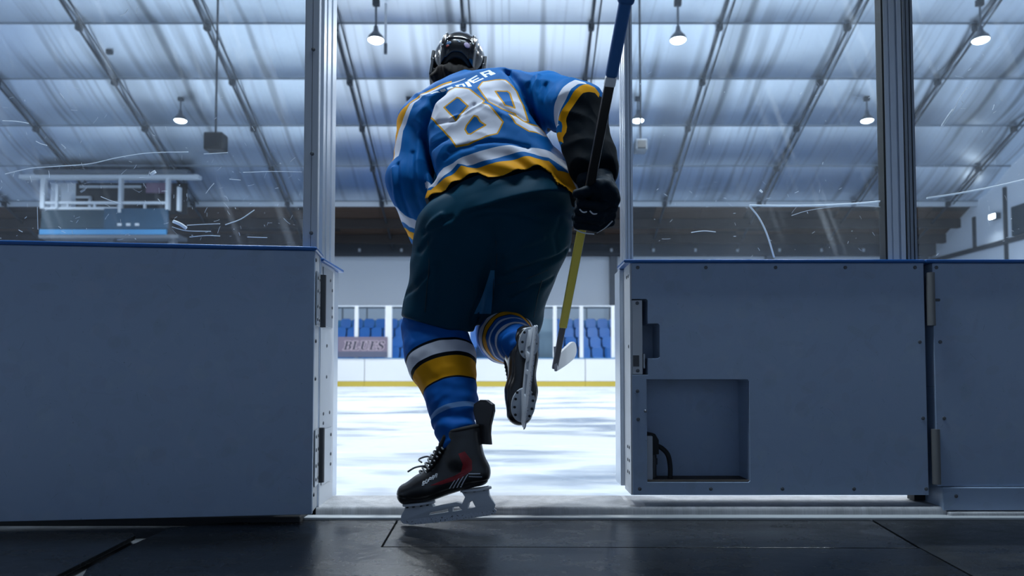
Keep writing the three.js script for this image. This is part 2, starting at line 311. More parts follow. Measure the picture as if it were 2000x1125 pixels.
for (let x = XL + 1, i = 0; x < XR; x += 1.9, i++) part('beam_bolt', bx(x - 0.05, x + 0.05, EAVE + 0.1, EAVE + 0.24, -FAR + 0.45, -FAR + 0.5), M.whitePaint, ceiling);
for (const px of [295, 597, 897, 1198, 1503, 1803]) { const x = (px - 1000) / F * FAR; part('column', bx(x - 0.17, x + 0.17, 0, EAVE + 0.1, -FAR, -FAR + 0.3), M.steelGrey, scene.getObjectByName('wall_far')); }

// end wall fittings
const WX = XR - 0.02;
const onWall = (px, py) => onPlane(px, py, V(WX, 0, 0), V(1, 0, 0));
{ const a = onWall(1826, 506), b = onWall(2000, 466), y = (a.y + b.y) / 2;
  part('pipe', bx(WX - 0.08, WX + 0.02, y - 0.09, y + 0.09, -FAR, -20), M.roofSteel, wallRight, 'dark pipe along the end wall');
  for (const [px, y0, y1] of [[1903, 424, 486], [1963, 366, 520]]) { const p = onWall(px, y0), q = onWall(px, y1); part('conduit', bx(WX - 0.06, WX + 0.02, q.y, p.y, p.z - 0.07, p.z + 0.07), M.roofSteel, wallRight); }
  const w0 = onWall(1977, 405), w1 = onWall(2030, 448); const wn = part('window_panel', bx(WX - 0.05, WX + 0.03, w1.y, w0.y, w0.z, w0.z + 2.6), M.teal, wallRight, 'dark window in the end wall');
  part('mullion', bx(WX - 0.07, WX - 0.03, w1.y, w0.y, w0.z + 1.2, w0.z + 1.3), M.whitePaint, wn);
  const l = onWall(1948, 423), t = thing('wall_lamp', 'small bright flood lamp on the pale end wall beside the conduit', 'lamp', [WX - 0.2, l.y, l.z]);
  part('lamp_head', bx(0, 0.22, -0.12, 0.12, -0.2, 0.2, 0.02), M.lampShell, t); part('lamp_glow', bx(-0.03, 0.0, -0.09, 0.09, -0.17, 0.17), M.lampGlow, t);
  const pl = new THREE.SpotLight(LAMP_COLOR, 7, 0, 1.1, 0.6); pl.position.set(-0.06, 0, 0); pl.target.position.set(-0.6, -1.6, 0); pl.castShadow = true; t.add(pl, pl.target); }

// pendant lamps
function pendant(x, y, d, label) {
  const top = roofY(d) + 0.15, t = thing('pendant_lamp', label, 'lamp', [x, y, -d], 0, 'high bay lamps under the roof');
  part('rod', cyl(V(0, 0.34, 0), V(0, top - y, 0), 0.028, 0.028, 8), M.steelGrey, t);
  part('junction_box', bx(-0.09, 0.09, Math.min(top - y - 0.16, 0.9), Math.min(top - y, 1.06), -0.06, 0.06, 0.01), M.roofSteel, t);
  part('housing', new THREE.LatheGeometry([[0.0, 0.36], [0.05, 0.36], [0.07, 0.24], [0.12, 0.17], [0.19, 0.09], [0.215, 0.02], [0.215, 0], [0.2, 0], [0.195, 0.03], [0, 0.04]].map((p) => new THREE.Vector2(...p)), 28), M.lampShell, t);
  part('lamp_glow', new THREE.SphereGeometry(0.2, 28, 12, 0, Math.PI * 2, Math.PI / 2, Math.PI / 2).scale(1, 0.42, 1).translate(0, 0.01, 0), M.lampGlow, t);
  const l = new THREE.SpotLight(LAMP_COLOR, LAMP_CD, 0, 1.32, 0.5); l.position.set(0, -0.14, 0); l.target.position.set(0, -2, 0); l.castShadow = true; l.shadow.radius = 8; t.add(l, l.target);
  return t;
}
const lampY = 9.06, cols = [-11.25, -3.5, 4.27, 12.05, -19.0];
const rowName = ['low row nearest the far wall', 'row above', 'row over mid ice', 'row over the near ice'];
[24.0, 18.1, 12.2, 6.3].forEach((d, r) => cols.forEach((x, c) => {
  if (r === 1 && c === 0) { pendant(at(216, 0, 22.2).x, at(216, 0, 22.2).y, 22.2, 'lone bright lamp cut by the top edge above the scratched gate pane'); return; }
  const where = [['first lamp seen through the scratched gate pane', 'lamp hidden behind the player\'s blue shoulder', 'lamp just beside the latch post above the speaker', 'lamp beside the double post in the second pane', 'lamp out of sight beyond the commentary gallery'],
    ['', 'lamp in the open gateway beside the dark helmet', 'lamp high in the pane over the latch gate', 'lamp high in the pane over the hinged fixed board', 'lamp out of sight, second row beyond the gallery'],
    ['out of sight lamp over mid ice, end column', 'out of sight lamp over mid ice, second column', 'out of sight lamp over mid ice, third column', 'out of sight lamp over mid ice, last column', 'out of sight lamp over mid ice by the end wall'],
    ['out of sight lamp over near ice, end column', 'out of sight lamp over near ice, second column', 'out of sight lamp over near ice, third column', 'out of sight lamp over near ice, last column', 'out of sight lamp over near ice by the end wall']][r][c];
  pendant(x, lampY, d, `bright round pendant ${where}`.replace('pendant out', 'pendant, out'));
}));
// light strip over the gate, above the picture
{ const t = thing('batten_light', 'long white light strip hung above the players\' gate', 'lamp', [-0.05, 4.6, -2.45]);
  part('housing', bx(-1.0, 1.0, 0.02, 0.12, -0.2, 0.2, 0.02), M.whitePaint, t); part('lamp_glow', bx(-0.95, 0.95, 0.0, 0.02, -0.17, 0.17), new THREE.MeshStandardMaterial({ color: 0xffffff, emissive: C(0.85, 0.93, 1), emissiveIntensity: 4 }), t);
  for (const s of [-0.9, 0.9]) part('hanger', cyl(V(s, 0.12, 0), V(s, roofY(2.45) + 0.1 - 4.6, 0), 0.008), M.steelGrey, t);
  const l = new THREE.RectAreaLight(BATTEN_COLOR, BATTEN_NITS, 1.9, 0.34); l.rotation.x = -Math.PI / 2; l.position.set(0, -0.02, 0); t.add(l); }
// hung loudspeakers and a short drop pipe
for (const [px, py, d, w, label] of [[421, 276, 20.5, 0.55, 'dark loudspeaker hung from the roof behind the scratched gate pane'], [1251, 277, 20.5, 0.36, 'small pale loudspeaker hung under the lamp beside the latch post']]) {
  const p = at(px, py, d), t = thing('loudspeaker', label, 'loudspeaker', [p.x, p.y - 0.3, p.z]);
  const m = px < 1000 ? M.black : M.steelGrey;
  part('cabinet', bx(-w / 2, w / 2, 0, w * 0.95, -0.25, 0.2, 0.05), m, t); part('grille', bx(-w / 2 + 0.06, w / 2 - 0.06, 0.06, w * 0.95 - 0.06, 0.2, 0.23, 0.01), M.black, t);
  part('hanger', cyl(V(0, w * 0.95, 0), V(0, roofY(d) + 0.2 - p.y + 0.3, 0), 0.03), M.roofSteel, t);
}
{ const p = at(753, 105, 20.5), t = thing('drop_pipe', 'thin pale pipe dropping from the roof beside the open gateway lamp', 'pipe', [p.x, p.y, p.z]);
  part('pipe', cyl(V(0, 0.2, 0), V(0, roofY(20.5) - 0.02 - p.y, 0), 0.035, 0.035, 8), M.whitePaint, t); part('nozzle', cyl(V(0, 0, 0), V(0, 0.3, 0), 0.05, 0.05, 8), M.steelGrey, t); }

// ------------------------------------------------------------------ far boards, glass, stand
const pxF = (px) => (px - 1000) / F * BOARD_FAR, yF = (py) => EYE + (727 - py) / F * BOARD_FAR;
{ const t = thing('far_boards', 'white dasher boards with yellow kick strip across the far side of the ice', 'rink boards', [0, 0, -BOARD_FAR]);
  const step = 2.72;
  for (let x = pxF(712) - 8 * step; x < XR - 0.5; x += step) {
    const x1 = Math.min(x + step, XR - 0.1); if (x < XL) continue;
    part('board_panel', bx(x + 0.012, x1 - 0.012, 0.2, 1.03, -0.08, 0, 0.004), M.farWhite, t);
    part('kick_strip', bx(x + 0.005, x1 - 0.005, 0.0, 0.19, -0.08, 0.012, 0.004), M.yellow, t, 'yellow kick strip');
  }
  part('core', bx(XL + 0.5, XR - 0.1, 0.0, 1.02, -0.14, -0.08), M.steelGrey, t);
  part('cap_rail', bx(XL + 0.5, XR - 0.1, 1.03, 1.06, -0.16, 0.015, 0.008), M.lightBlue, t, 'blue cap rail');
  const g = thing('far_glass_screen', 'glass screen on white posts above the far boards', 'glass screen', [0, 1.06, -BOARD_FAR - 0.08]);
  const topY = yF(597) - 1.06, posts = [329, 390, 451, 512, 573, 634, 695, 755, 761, 822, 883, 914, 974, 1030, 1084, 1136, 1198, 1259, 1320, 1381, 1442, 1503];
  posts.forEach((px, i) => { const x = pxF(px); part('post', bx(x - 0.07, x + 0.07, 0, topY, -0.05, 0.05, 0.015), M.farWhite, g);
    if (i + 1 < posts.length) { const x1 = pxF(posts[i + 1]); if (x1 - x > 0.3) part('pane', bx(x + 0.07, x1 - 0.07, 0, topY - 0.02, -0.008, 0.008), M.farGlass, g); } });
  part('top_rail', bx(pxF(329), pxF(1503), topY - 0.03, topY + 0.02, -0.03, 0.03), M.whitePaint, g);
}
{ const x0 = pxF(660), x1 = pxF(757), y0 = yF(698), y1 = yF(658), w = x1 - x0, h = y1 - y0;
  const signMap = canvasMap(1024, 400, (g, W, H) => {
    g.fillStyle = '#5b5f74'; g.fillRect(0, 0, W, H); g.fillStyle = '#7a6f80'; g.fillRect(0, 0, W, H * 0.72);
    g.font = 'italic bold 235px serif'; g.textAlign = 'center'; g.textBaseline = 'middle'; g.lineJoin = 'round';
    g.save(); g.translate(W / 2 + 10, H * 0.43); g.scale(1.08, 1.0);
    g.lineWidth = 26; g.strokeStyle = '#b9a9b4'; g.strokeText('BLUES', 0, 0); g.fillStyle = '#252c3f'; g.fillText('BLUES', 0, 0); g.restore();
  });
  const t = thing('banner_sign', 'muted purple grey banner with dark italic lettering on the far glass', 'banner', [(x0 + x1) / 2, y0, -BOARD_FAR + 0.03]);
  part('cloth', new THREE.PlaneGeometry(w, h).translate(0, h / 2, 0.006), std(0xffffff, 0.7, 0, { map: signMap }), t); part('backing', bx(-w / 2, w / 2, 0, h, -0.012, 0.004), M.steelGrey, t);
}
// terrace steps and seats
const rows = [28.0, 28.85, 29.7, 30.55], rowY = [0.72, 1.16, 1.60, 2.04];
{ const t = thing('terrace', 'dark stepped terrace carrying the blue seats', 'stand', [0, 0, -27.6]);
  rows.forEach((d, i) => part('step', bx(-12, XR - 0.1, -0.05, rowY[i], 27.6 - d - 0.45, 27.6 - d + 0.40), M.terrace, t));
  part('walkway', bx(-12, XR - 0.1, -0.05, 2.45, 27.6 - FAR + 0.05, 27.6 - 31.0), M.terrace, t);
  part('fascia', bx(-12, XR - 0.1, 2.45, 2.78, 27.6 - 31.1, 27.6 - 31.02), M.lightBlue, t, 'blue fascia behind the top row');
  const rail = part('guard_rail', bx(-12, XR - 0.1, 3.30, 3.36, 27.6 - 31.08, 27.6 - 31.03), M.steelGrey, t); 
  for (let x = -11.6; x < XR - 0.3; x += 1.06) part('baluster', bx(x - 0.025, x + 0.025, 2.78, 3.3, 27.6 - 31.08, 27.6 - 31.03), M.steelGrey, rail);
}
{ const proto = new THREE.Group();
  const pan = mesh(new RoundedBoxGeometry(0.42, 0.07, 0.40, 3, 0.03).translate(0, 0.36, 0.02), M.seat); pan.name = 'seat';
  const bs = new THREE.Shape(); bs.moveTo(-0.2, 0); bs.lineTo(0.2, 0); bs.lineTo(0.215, 0.26); bs.quadraticCurveTo(0.2, 0.38, 0.1, 0.38); bs.lineTo(-0.1, 0.38); bs.quadraticCurveTo(-0.2, 0.38, -0.215, 0.26); bs.closePath();
  const back = mesh(new THREE.ExtrudeGeometry(bs, { depth: 0.03, bevelEnabled: true, bevelSize: 0.012, bevelThickness: 0.012, bevelSegments: 2 }).rotateX(-0.22).translate(0, 0.40, -0.2), M.seat); back.name = 'backrest';
  const leg = mesh(merge([bx(-0.03, 0.03, 0, 0.33, -0.2, 0.1), bx(-0.18, 0.18, 0.3, 0.33, -0.1, 0.0)]), M.darkSteel); leg.name = 'bracket';
  proto.add(pan, back, leg);
  const rowLabel = ['bottom row over the far boards', 'second row over the far boards', 'third row over the far boards', 'top row below the fascia'];
  const nth = ['first', 'second', 'third', 'fourth', 'fifth', 'sixth', 'seventh', 'eighth'];
  rows.forEach((d, i) => { const count = {}; for (let px = 650; px < 1215; px += 24.5) {
    if ((px > 800 && px < 880) || (px > 935 && px < 1050)) continue;
    const side = px < 800 ? 'behind the banner' : px < 935 ? 'between the player\'s legs' : 'beyond the stick';
    const n = (count[side] = (count[side] ?? -1) + 1); const s = proto.clone(); s.name = numbered('stadium_seat'); s.position.set((px - 1000) / F * 28.6 + (i % 2) * 0.02, rowY[i], -d + 0.05);
    s.userData = { label: `${nth[n]} blue seat in the ${rowLabel[i]}, ${side}`, category: 'seat', group: 'blue stand seats' }; scene.add(s); } });
  const p0 = at(1054, 690, 27.4), p1 = at(1081, 624, 27.4);
  const t = thing('equipment_locker', 'tall grey metal locker behind the far glass beside the blue seats', 'locker', [(p0.x + p1.x) / 2, 0, -27.2]);
  part('cabinet', bx(-0.3, 0.3, 0, p1.y, -0.15, 0.15, 0.01), std(C(0.25, 0.31, 0.36), 0.5, 0.2), t); part('door', bx(-0.26, 0.26, 0.1, p1.y - 0.05, 0.15, 0.17, 0.006), std(C(0.27, 0.33, 0.38), 0.45, 0.2), t);
}
// commentary gallery beyond the left pane
{ const D = 27.3, q = (px, py) => at(px, py, D), o = q(215, 470), t = thing('commentary_gallery', 'white framed commentary gallery with teal front high behind the scratched gate pane', 'gallery', [o.x, 0, -D]);
  const L = (px) => q(px, 400).x - o.x, Y = (py) => q(215, py).y;
  const bar = (n, x0, x1, y0, y1, z0, z1, m, l) => part(n, bx(L(x0), L(x1), Y(y1), Y(y0), z0, z1), m, t, l);
  for (const [x, w, y0, y1] of [[85, 8, 345, 408], [113, 5, 362, 408], [236, 6, 338, 416], [328, 6, 345, 410], [350, 5, 366, 412]]) bar('post', x - w / 2, x + w / 2, y0, y1, -0.1, 0.1, M.whitePaint);
  bar('roof_beam', 40, 390, 343, 350, -0.15, 0.15, M.whitePaint); bar('roof_edge', 70, 370, 334, 342, -0.6, 0.2, M.steelGrey);
  bar('hand_rail', 88, 328, 394, 399, -0.06, 0.06, M.whitePaint); bar('hand_rail', 88, 240, 405, 410, -0.06, 0.06, M.whitePaint);
  for (const x of [133, 185, 283]) bar('baluster', x - 2, x + 2, 398, 408, -0.04, 0.04, M.whitePaint);
  bar('desk_frame', 135, 164, 378, 382, -0.5, -0.4, M.whitePaint); bar('desk_frame', 160, 165, 380, 408, -0.5, -0.4, M.whitePaint);
  bar('back_wall', 80, 130, 350, 408, -0.62, -0.56, M.whiteWall); bar('back_wall', 130, 352, 350, 412, -0.62, -0.56, M.black);
  bar('light_strip', 140, 262, 356, 361, -0.5, -0.45, M.whitePaint); bar('notice_panel', 275, 325, 352, 372, -0.4, -0.35, std(C(0.20, 0.13, 0.2), 0.7), 'pinkish notice panel');
  bar('front_panel', 84, 206, 411, 447, -0.02, 0.08, M.teal, 'dark teal front panel'); bar('front_panel', 206, 330, 408, 447, -0.02, 0.08, std(C(0.016, 0.06, 0.115), 0.7), 'blue front panel');
  bar('fascia', 82, 328, 449, 459, 0, 0.12, M.lightBlue, 'light blue fascia'); bar('deck', 80, 352, 459, 466, -0.65, 0.1, M.steelGrey);
  for (const x of [95, 215, 335]) part('support_leg', bx(L(x) - 0.12, L(x) + 0.12, 0, Y(466), -0.3, -0.06), M.steelGrey, t);
  for (let i = 0; i < 3; i++) bar('name_card', 233 + 17 * i, 241 + 17 * i, 437, 442, 0.08, 0.11, M.whitePaint);
}

// ------------------------------------------------------------------ near boards
const BD = 2.66;                                             // distance of the right boards' face
const gp = (px, py) => at(px, py, BD);
const screwHead = new THREE.LatheGeometry([[0, 0.0026], [0.003, 0.0026], [0.0036, 0.0012], [0.0058, 0.002], [0.0068, 0.0012], [0.007, -0.002]].map((p) => new THREE.Vector2(...p)), 12).rotateX(Math.PI / 2);
const screwRing = new THREE.LatheGeometry([[0.0062, 0.0016], [0.0078, 0.0022], [0.0088, 0.0012], [0.009, -0.001]].map((p) => new THREE.Vector2(...p)), 14).rotateX(Math.PI / 2);
function screw(x, y, z, parent, m = M.screw, face = 0) { const s = part('screw', screwHead, m, parent); s.position.set(x, y, z); s.rotation.y = face; return s; }
function aluPost(w, d, h, flip = 1) {                        // grooved extrusion, front at z = 0
  const p = [[0, 0], [w * 0.22, 0], [w * 0.22, -0.006], [w * 0.32, -0.006], [w * 0.32, 0], [w * 0.62, 0], [w * 0.62, -0.010], [w * 0.76, -0.010], [w * 0.76, 0], [w, 0], [w, -d * 0.18], [w - 0.005, -d * 0.18], [w - 0.005, -d * 0.3], [w, -d * 0.3], [w, -d * 0.55], [w - 0.008, -d * 0.55], [w - 0.008, -d * 0.7], [w, -d * 0.7], [w, -d], [0, -d], [0, -d * 0.7], [0.008, -d * 0.7], [0.008, -d * 0.55], [0, -d * 0.55], [0, -d * 0.3], [0.005, -d * 0.3], [0.005, -d * 0.18], [0, -d * 0.18]];
  const s = new THREE.Shape(p.map(([x, z]) => new THREE.Vector2(x, -z)));
  return new THREE.ExtrudeGeometry(s, { depth: h, bevelEnabled: false }).rotateX(-Math.PI / 2);
}
function scratchTube(pts, r, plane, n) { return new THREE.TubeGeometry(new THREE.CatmullRomCurve3(pts.map(([x, y]) => onPlane(x, y, plane, n))), Math.max(6, pts.length * 8), r, 4); }
function randomScratches(seed, count, box, plane, n) {
  const r = rng(seed), list = [];
  for (let i = 0; i < count; i++) { const x = lerp(box[0], box[2], r()), y = lerp(box[1], box[3], Math.pow(r(), 0.6)), a = r() * 6.28, l = 2 + 16 * r() * r();
    list.push(new THREE.TubeGeometry(new THREE.CatmullRomCurve3([0, 0.5, 1].map((t) => onPlane(x + l * t * Math.cos(a + t * 0.15), y + l * t * Math.sin(a + t * 0.15), plane, n))), 3, 0.0004 + 0.0012 * r() * r(), 3)); }
  return merge(list);
}
const paneUV = (g) => planarUV(g, (p) => p.x * 0.6, (p) => p.y * 0.6);
const TOP = 2.15;

// right gate with latch
const XG0 = gp(1235, 742).x, XG1 = gp(1809, 742).x, YG0 = gp(1500, 967).y, YG1 = gp(1500, 514).y;
const latchGate = thing('board_gate', 'closed pale board gate with square latch recess and screwed edges', 'gate', [XG0, 0, -BD]);
{ const o = latchGate.position, lx = (px) => gp(px, 742).x - o.x, ly = (py) => gp(1500, py).y;
  const W = XG1 - XG0, pt = (px, py) => ({ x: lx(px), y: ly(py) });
  const outline = [{ x: 0, y: YG0 }, { x: W, y: YG0 }, { x: W, y: YG1 }, { x: 0, y: YG1 }, { x: 0, y: ly(584) }, pt(1263, 584), pt(1266, 587), pt(1266, 632), pt(1286, 632), pt(1289, 635), pt(1289, 697), pt(1286, 700), pt(1266, 700), pt(1266, 732), { x: 0, y: ly(732) }];
  const hole = [pt(1263, 942), pt(1460, 942), pt(1463, 939), pt(1463, 745), pt(1460, 741), pt(1263, 741)];
  part('front_panel', planarUV(plate(outline, -0.13, 0, 0.0015, [hole]), (p) => p.x * 0.9, (p) => p.y * 0.9), M.board, latchGate);
  part('back_panel', planarUV(bx(0.002, W - 0.002, YG0, YG1, -0.15, -0.13), (p) => p.x * 0.9 + 0.3, (p) => p.y * 0.9), M.board, latchGate);
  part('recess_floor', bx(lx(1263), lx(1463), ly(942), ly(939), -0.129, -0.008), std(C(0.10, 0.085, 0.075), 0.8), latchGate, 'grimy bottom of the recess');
  const lp = part('latch_plate', bx(lx(1235.5), lx(1256), ly(731), ly(586), -0.12, -0.004, 0.003), M.boardEdge, latchGate, 'pale latch plate');
  part('slot', bx(lx(1237), lx(1249), ly(716), ly(694), -0.004, -0.0025), M.darkSteel, lp); screw(lx(1246), ly(592), -0.003, lp); screw(lx(1246), ly(724), -0.003, lp);
  part('bolt', bx(lx(1258), lx(1263), ly(720), ly(690), -0.06, -0.02, 0.003), M.steel, latchGate, 'small steel bolt');
  part('stud', new THREE.SphereGeometry(0.006, 10, 8).translate(lx(1260), ly(803), 0.002), M.steel, latchGate);
  const hb = part('lever_block', bx(lx(1263.5), lx(1277), ly(940), ly(853), -0.11, -0.03, 0.003), M.boardEdge, latchGate);
  part('bracket', plate([pt(1263, 845), pt(1284, 850), pt(1291, 862), pt(1291, 890), pt(1278, 892), pt(1278, 854), pt(1263, 851)], -0.10, -0.05), M.rubberBlack, hb);
  part('pivot', merge([cyl(V(lx(1283), ly(938), -0.075), V(lx(1283), ly(890), -0.075), 0.011), cyl(V(lx(1283), ly(912), -0.075), V(lx(1283), ly(900), -0.075), 0.015)]), M.darkSteel, hb);
  part('lever', tube([V(lx(1284), ly(872), -0.07), V(lx(1297), ly(878), -0.06), V(lx(1308), ly(890), -0.05), V(lx(1313), ly(912), -0.05), V(lx(1313), ly(938), -0.05)], 0.0095, 30, 10), M.rubberBlack, hb, 'curved black lever');
  for (const px of [1247, 1381, 1518, 1655, 1792]) { screw(lx(px), ly(522.5), 0.0005, latchGate); }
  for (const px of [1250, 1388, 1527, 1666, 1806]) screw(lx(px) - 0.004, ly(955), 0.0005, latchGate);
  for (const [px, py] of [[1798, 668], [1801, 817], [1245, 764], [1246, 819]]) screw(lx(px), ly(py), 0.0005, latchGate);
  part('cap_rail', bx(-0.03, W, YG1, YG1 + 0.013, -0.165, 0.012, 0.005), M.blueCap, latchGate, 'blue cap rail');
  const endp = part('end_plate', bx(-0.006, 0, YG0, YG1, -0.15, -0.004), M.boardEdge, latchGate);
  for (const [y, z] of [[537, -0.04], [537, -0.075], [676, -0.04], [876, -0.04], [876, -0.075], [902, -0.04], [902, -0.075], [926, -0.04], [926, -0.075]]) screw(-0.006, ly(y), z, endp, M.screw, -Math.PI / 2);
  part('guide_channel', bx(-0.022, 0.01, YG0 + 0.01, YG1, -0.29, -0.155, 0.004), M.alu, latchGate, 'aluminium guide behind the gate edge');
  // glazing on the gate
  const H = TOP - YG1 - 0.013;
  part('glass_post', aluPost(0.03, 0.13, H).translate(-0.018, YG1 + 0.013, -0.03), M.alu, latchGate, 'grooved aluminium post');
  part('glass_post', aluPost(0.068, 0.045, H).translate(lx(1748), YG1 + 0.013, -0.03), M.alu, latchGate, 'wide aluminium post');
  part('glass_post', aluPost(0.036, 0.045, H).translate(lx(1788), YG1 + 0.013, -0.03), std(C(0.26, 0.29, 0.33), 0.35, 0.6), latchGate, 'dark metal post');
  part('gasket', bx(lx(1744), lx(1748), YG1 + 0.013, TOP, -0.076, -0.032), M.rubberBlack, latchGate);
  const pane = part('glass_pane', paneUV(bx(0.01, lx(1746), YG1 + 0.013, TOP, -0.074, -0.066)), M.glass, latchGate, 'clear scratched pane');
  const pl = V(0, 0, -BD - 0.066), n = V(0, 0, 1);
  for (const [pts, r] of [[[[1464, 401], [1530, 402], [1600, 401], [1680, 397], [1742, 391]], 0.0035], [[[1464, 402], [1482, 425], [1497, 455], [1512, 503]], 0.0035], [[[1546, 421], [1575, 412], [1620, 405], [1680, 402], [1742, 406]], 0.001], [[[1350, 454], [1375, 451], [1398, 453]], 0.0014], [[[1484, 371], [1489, 376]], 0.004]]) wpart('scratch_glint', scratchTube(pts, r, pl, n), M.scratch_glint, pane);
  wpart('fine_scratches', randomScratches(11, 90, [1240, 60, 1740, 500], pl, n), M.scratch_glint, pane).userData.kind = 'stuff';
}
// fixed boards to the right
{ const o = [gp(1826, 742).x, 0, -BD], t = thing('fixed_board', 'pale fixed board hinged to the latch gate, with a low kick plate', 'rink boards', o);
  const lx = (px) => gp(px, 742).x - o[0], ly = (py) => gp(1900, py).y;
  part('front_panel', planarUV(bx(0, 2.6, ly(950), YG1, -0.15, 0, 0.003), (p) => p.x * 0.9 + 0.15, (p) => p.y * 0.9 + 0.4), M.board, t);
  part('kick_plate', planarUV(bx(0.012, 2.6, ly(996), ly(951), -0.15, 0.012, 0.004), (p) => p.x * 0.9 + 0.5, (p) => p.y * 0.9), M.board, t, 'low kick plate');
  part('cap_rail', bx(-0.031, 2.6, YG1, YG1 + 0.013, -0.165, 0.012, 0.005), M.blueCap, t, 'blue cap rail');
  for (const [px, py] of [[1834, 522.5], [1838, 668], [1842, 817]]) screw(lx(px), ly(py), 0.0005, t);
  screw(lx(1858), ly(968), 0.012, t);
  part('bolt_end', cyl(V(lx(1828), ly(586), 0.002), V(lx(1838), ly(586), 0.002), 0.005), M.screw, t);
  for (const [y0, y1, x] of [[533, 636, 1821], [838, 945, 1824]]) { const h = part('hinge', cyl(V(lx(x) - 0.002, ly(y1), 0.006), V(lx(x) - 0.002, ly(y0), 0.006), 0.0145, 0.0145, 16), std(C(0.20, 0.20, 0.20), 0.5, 0.3), t, 'steel hinge barrel'); part('hinge_leaf', bx(lx(x) + 0.004, lx(x) + 0.014, ly(y1) + 0.01, ly(y0), -0.01, 0.006), M.darkSteel, h); }
  part('core', bx(-0.030, 0.02, 0.04, YG1, -0.15, -0.10), M.rubberBlack, t);  // black strip added behind the hinge gap to stop light and keep it dark
  const H = TOP - YG1 - 0.013;
  const pane = part('glass_pane', paneUV(bx(lx(1822), 2.6, YG1 + 0.013, TOP, -0.074, -0.066)), M.glass, t, 'clear scratched pane');
  const pl = V(0, 0, -BD - 0.066), n = V(0, 0, 1);
  for (const [pts, r] of [[[[1810, 387], [1870, 378], [1930, 367], [2010, 349]], 0.0035], [[[1836, 252], [1850, 230], [1864, 212], [1874, 192], [1888, 172]], 0.0016], [[[1840, 246], [1853, 226], [1862, 214]], 0.005]]) wpart('scratch_glint', scratchTube(pts, r, pl, n), M.scratch_glint, pane);  // first stroke is a scratch, the other two draw a pale glint
  wpart('fine_scratches', randomScratches(13, 50, [1810, 40, 2000, 500], pl, n), M.scratch_glint, pane).userData.kind = 'stuff';
}
// left: gate swung open in front of the fixed boards
{ const t = thing('board_gate', 'open plain board gate swung back, blue cap rail, scratched pane above', 'gate', [at(612, 742, 2.433).x, 0, -2.433], 0.122);
  const yAt = (py) => at(612, py, 2.433).y, y0 = yAt(1005), y1 = yAt(490);
  part('front_panel', planarUV(bx(-1.32, 0, y0, y1, -0.02, 0, 0.003), (p) => p.x * 0.9 + 0.7, (p) => p.y * 0.9 + 0.2), M.board, t);
  part('core', bx(-1.318, -0.002, y0 + 0.005, y1, -0.13, -0.02), M.boardEdge, t); part('back_panel', planarUV(bx(-1.32, 0, y0, y1, -0.15, -0.13, 0.003), (p) => p.x, (p) => p.y), M.board, t);
  part('cap_rail', bx(-1.33, 0.008, y1, y1 + 0.014, -0.16, 0.01, 0.006), M.blueCap, t, 'blue cap rail');
  for (const [py, z] of [[505, -0.035], [665, -0.05], [740, -0.05], [970, -0.04]]) screw(0.0, yAt(py), z, t, M.screw, Math.PI / 2);
  for (const [a, b] of [[526, 634], [842, 955]]) { const h = part('hinge', bx(0, 0.004, yAt(b), yAt(a), -0.12, -0.035, 0.001), M.steel, t, 'steel hinge plate');
    part('barrel', cyl(V(0.006, yAt(b), -0.148), V(0.006, yAt(a), -0.148), 0.014, 0.014, 16), M.darkSteel, h);
    for (const k of [0.12, 0.36, 0.64, 0.88]) for (const z of [-0.055, -0.1]) screw(0.004, lerp(yAt(b), yAt(a), k), z, h, M.screw, Math.PI / 2); }
  const H = TOP - y1 - 0.014;
  const st = part('glass_stile', bx(-0.05, 0, y1 + 0.014, TOP, -0.095, -0.055, 0.003), std(C(0.50, 0.54, 0.60), 0.45, 0.25), t, 'grey metal stile with screws');
  part('groove', bx(-0.0235, -0.0222, y1 + 0.014, TOP, -0.055, -0.0545), M.darkSteel, st);
  for (const py of [89, 297, 455]) screw(-0.021, yAt(py) + 0.01, -0.0545, st, M.screw);
  const pane = part('glass_pane', paneUV(bx(-1.3, -0.05, y1 + 0.014, TOP, -0.079, -0.071)), M.glass, t, 'clear scratched pane');
  t.updateMatrixWorld(true);
  const pl = t.localToWorld(V(0, 0, -0.071)), n = V(0, 0, 1).applyAxisAngle(V(0, 1, 0), 0.122);
  for (const [pts, r] of [[[[10, 340], [60, 329], [110, 325], [175, 320], [230, 308], [290, 299], [368, 297]], 0.0016], [[[398, 301], [445, 298]], 0.0012], [[[475, 337], [530, 335], [590, 336]], 0.0012], [[[338, 432], [352, 438], [364, 446]], 0.006], [[[336, 443], [360, 450], [412, 452]], 0.0014], [[[370, 463], [405, 460], [430, 461]], 0.0014], [[[440, 439], [470, 428], [497, 410]], 0.0018], [[[365, 440], [400, 438], [430, 437]], 0.0012], [[[197, 384], [214, 391], [236, 398]], 0.0012], [[[5, 236], [30, 237], [56, 241]], 0.0014], [[[70, 276], [80, 281], [92, 284]], 0.0012], [[[120, 282], [128, 290], [124, 291]], 0.001], [[[235, 32], [246, 24], [251, 16]], 0.0016], [[[266, 26], [269, 12]], 0.0013], [[[402, 378], [411, 366], [418, 358]], 0.0015], [[[448, 350], [470, 352]], 0.0012], [[[294, 341], [300, 337], [304, 335]], 0.006], [[[272, 347], [296, 346]], 0.001], [[[483, 463], [522, 464]], 0.0012], [[[73, 404], [74, 448]], 0.001]]) wpart('scratch_glint', scratchTube(pts, r, pl, n), M.scratch_glint, pane);
  wpart('fine_scratches', randomScratches(7, 170, [0, 150, 590, 470], pl, n), M.scratch_glint, pane).userData.kind = 'stuff';
}
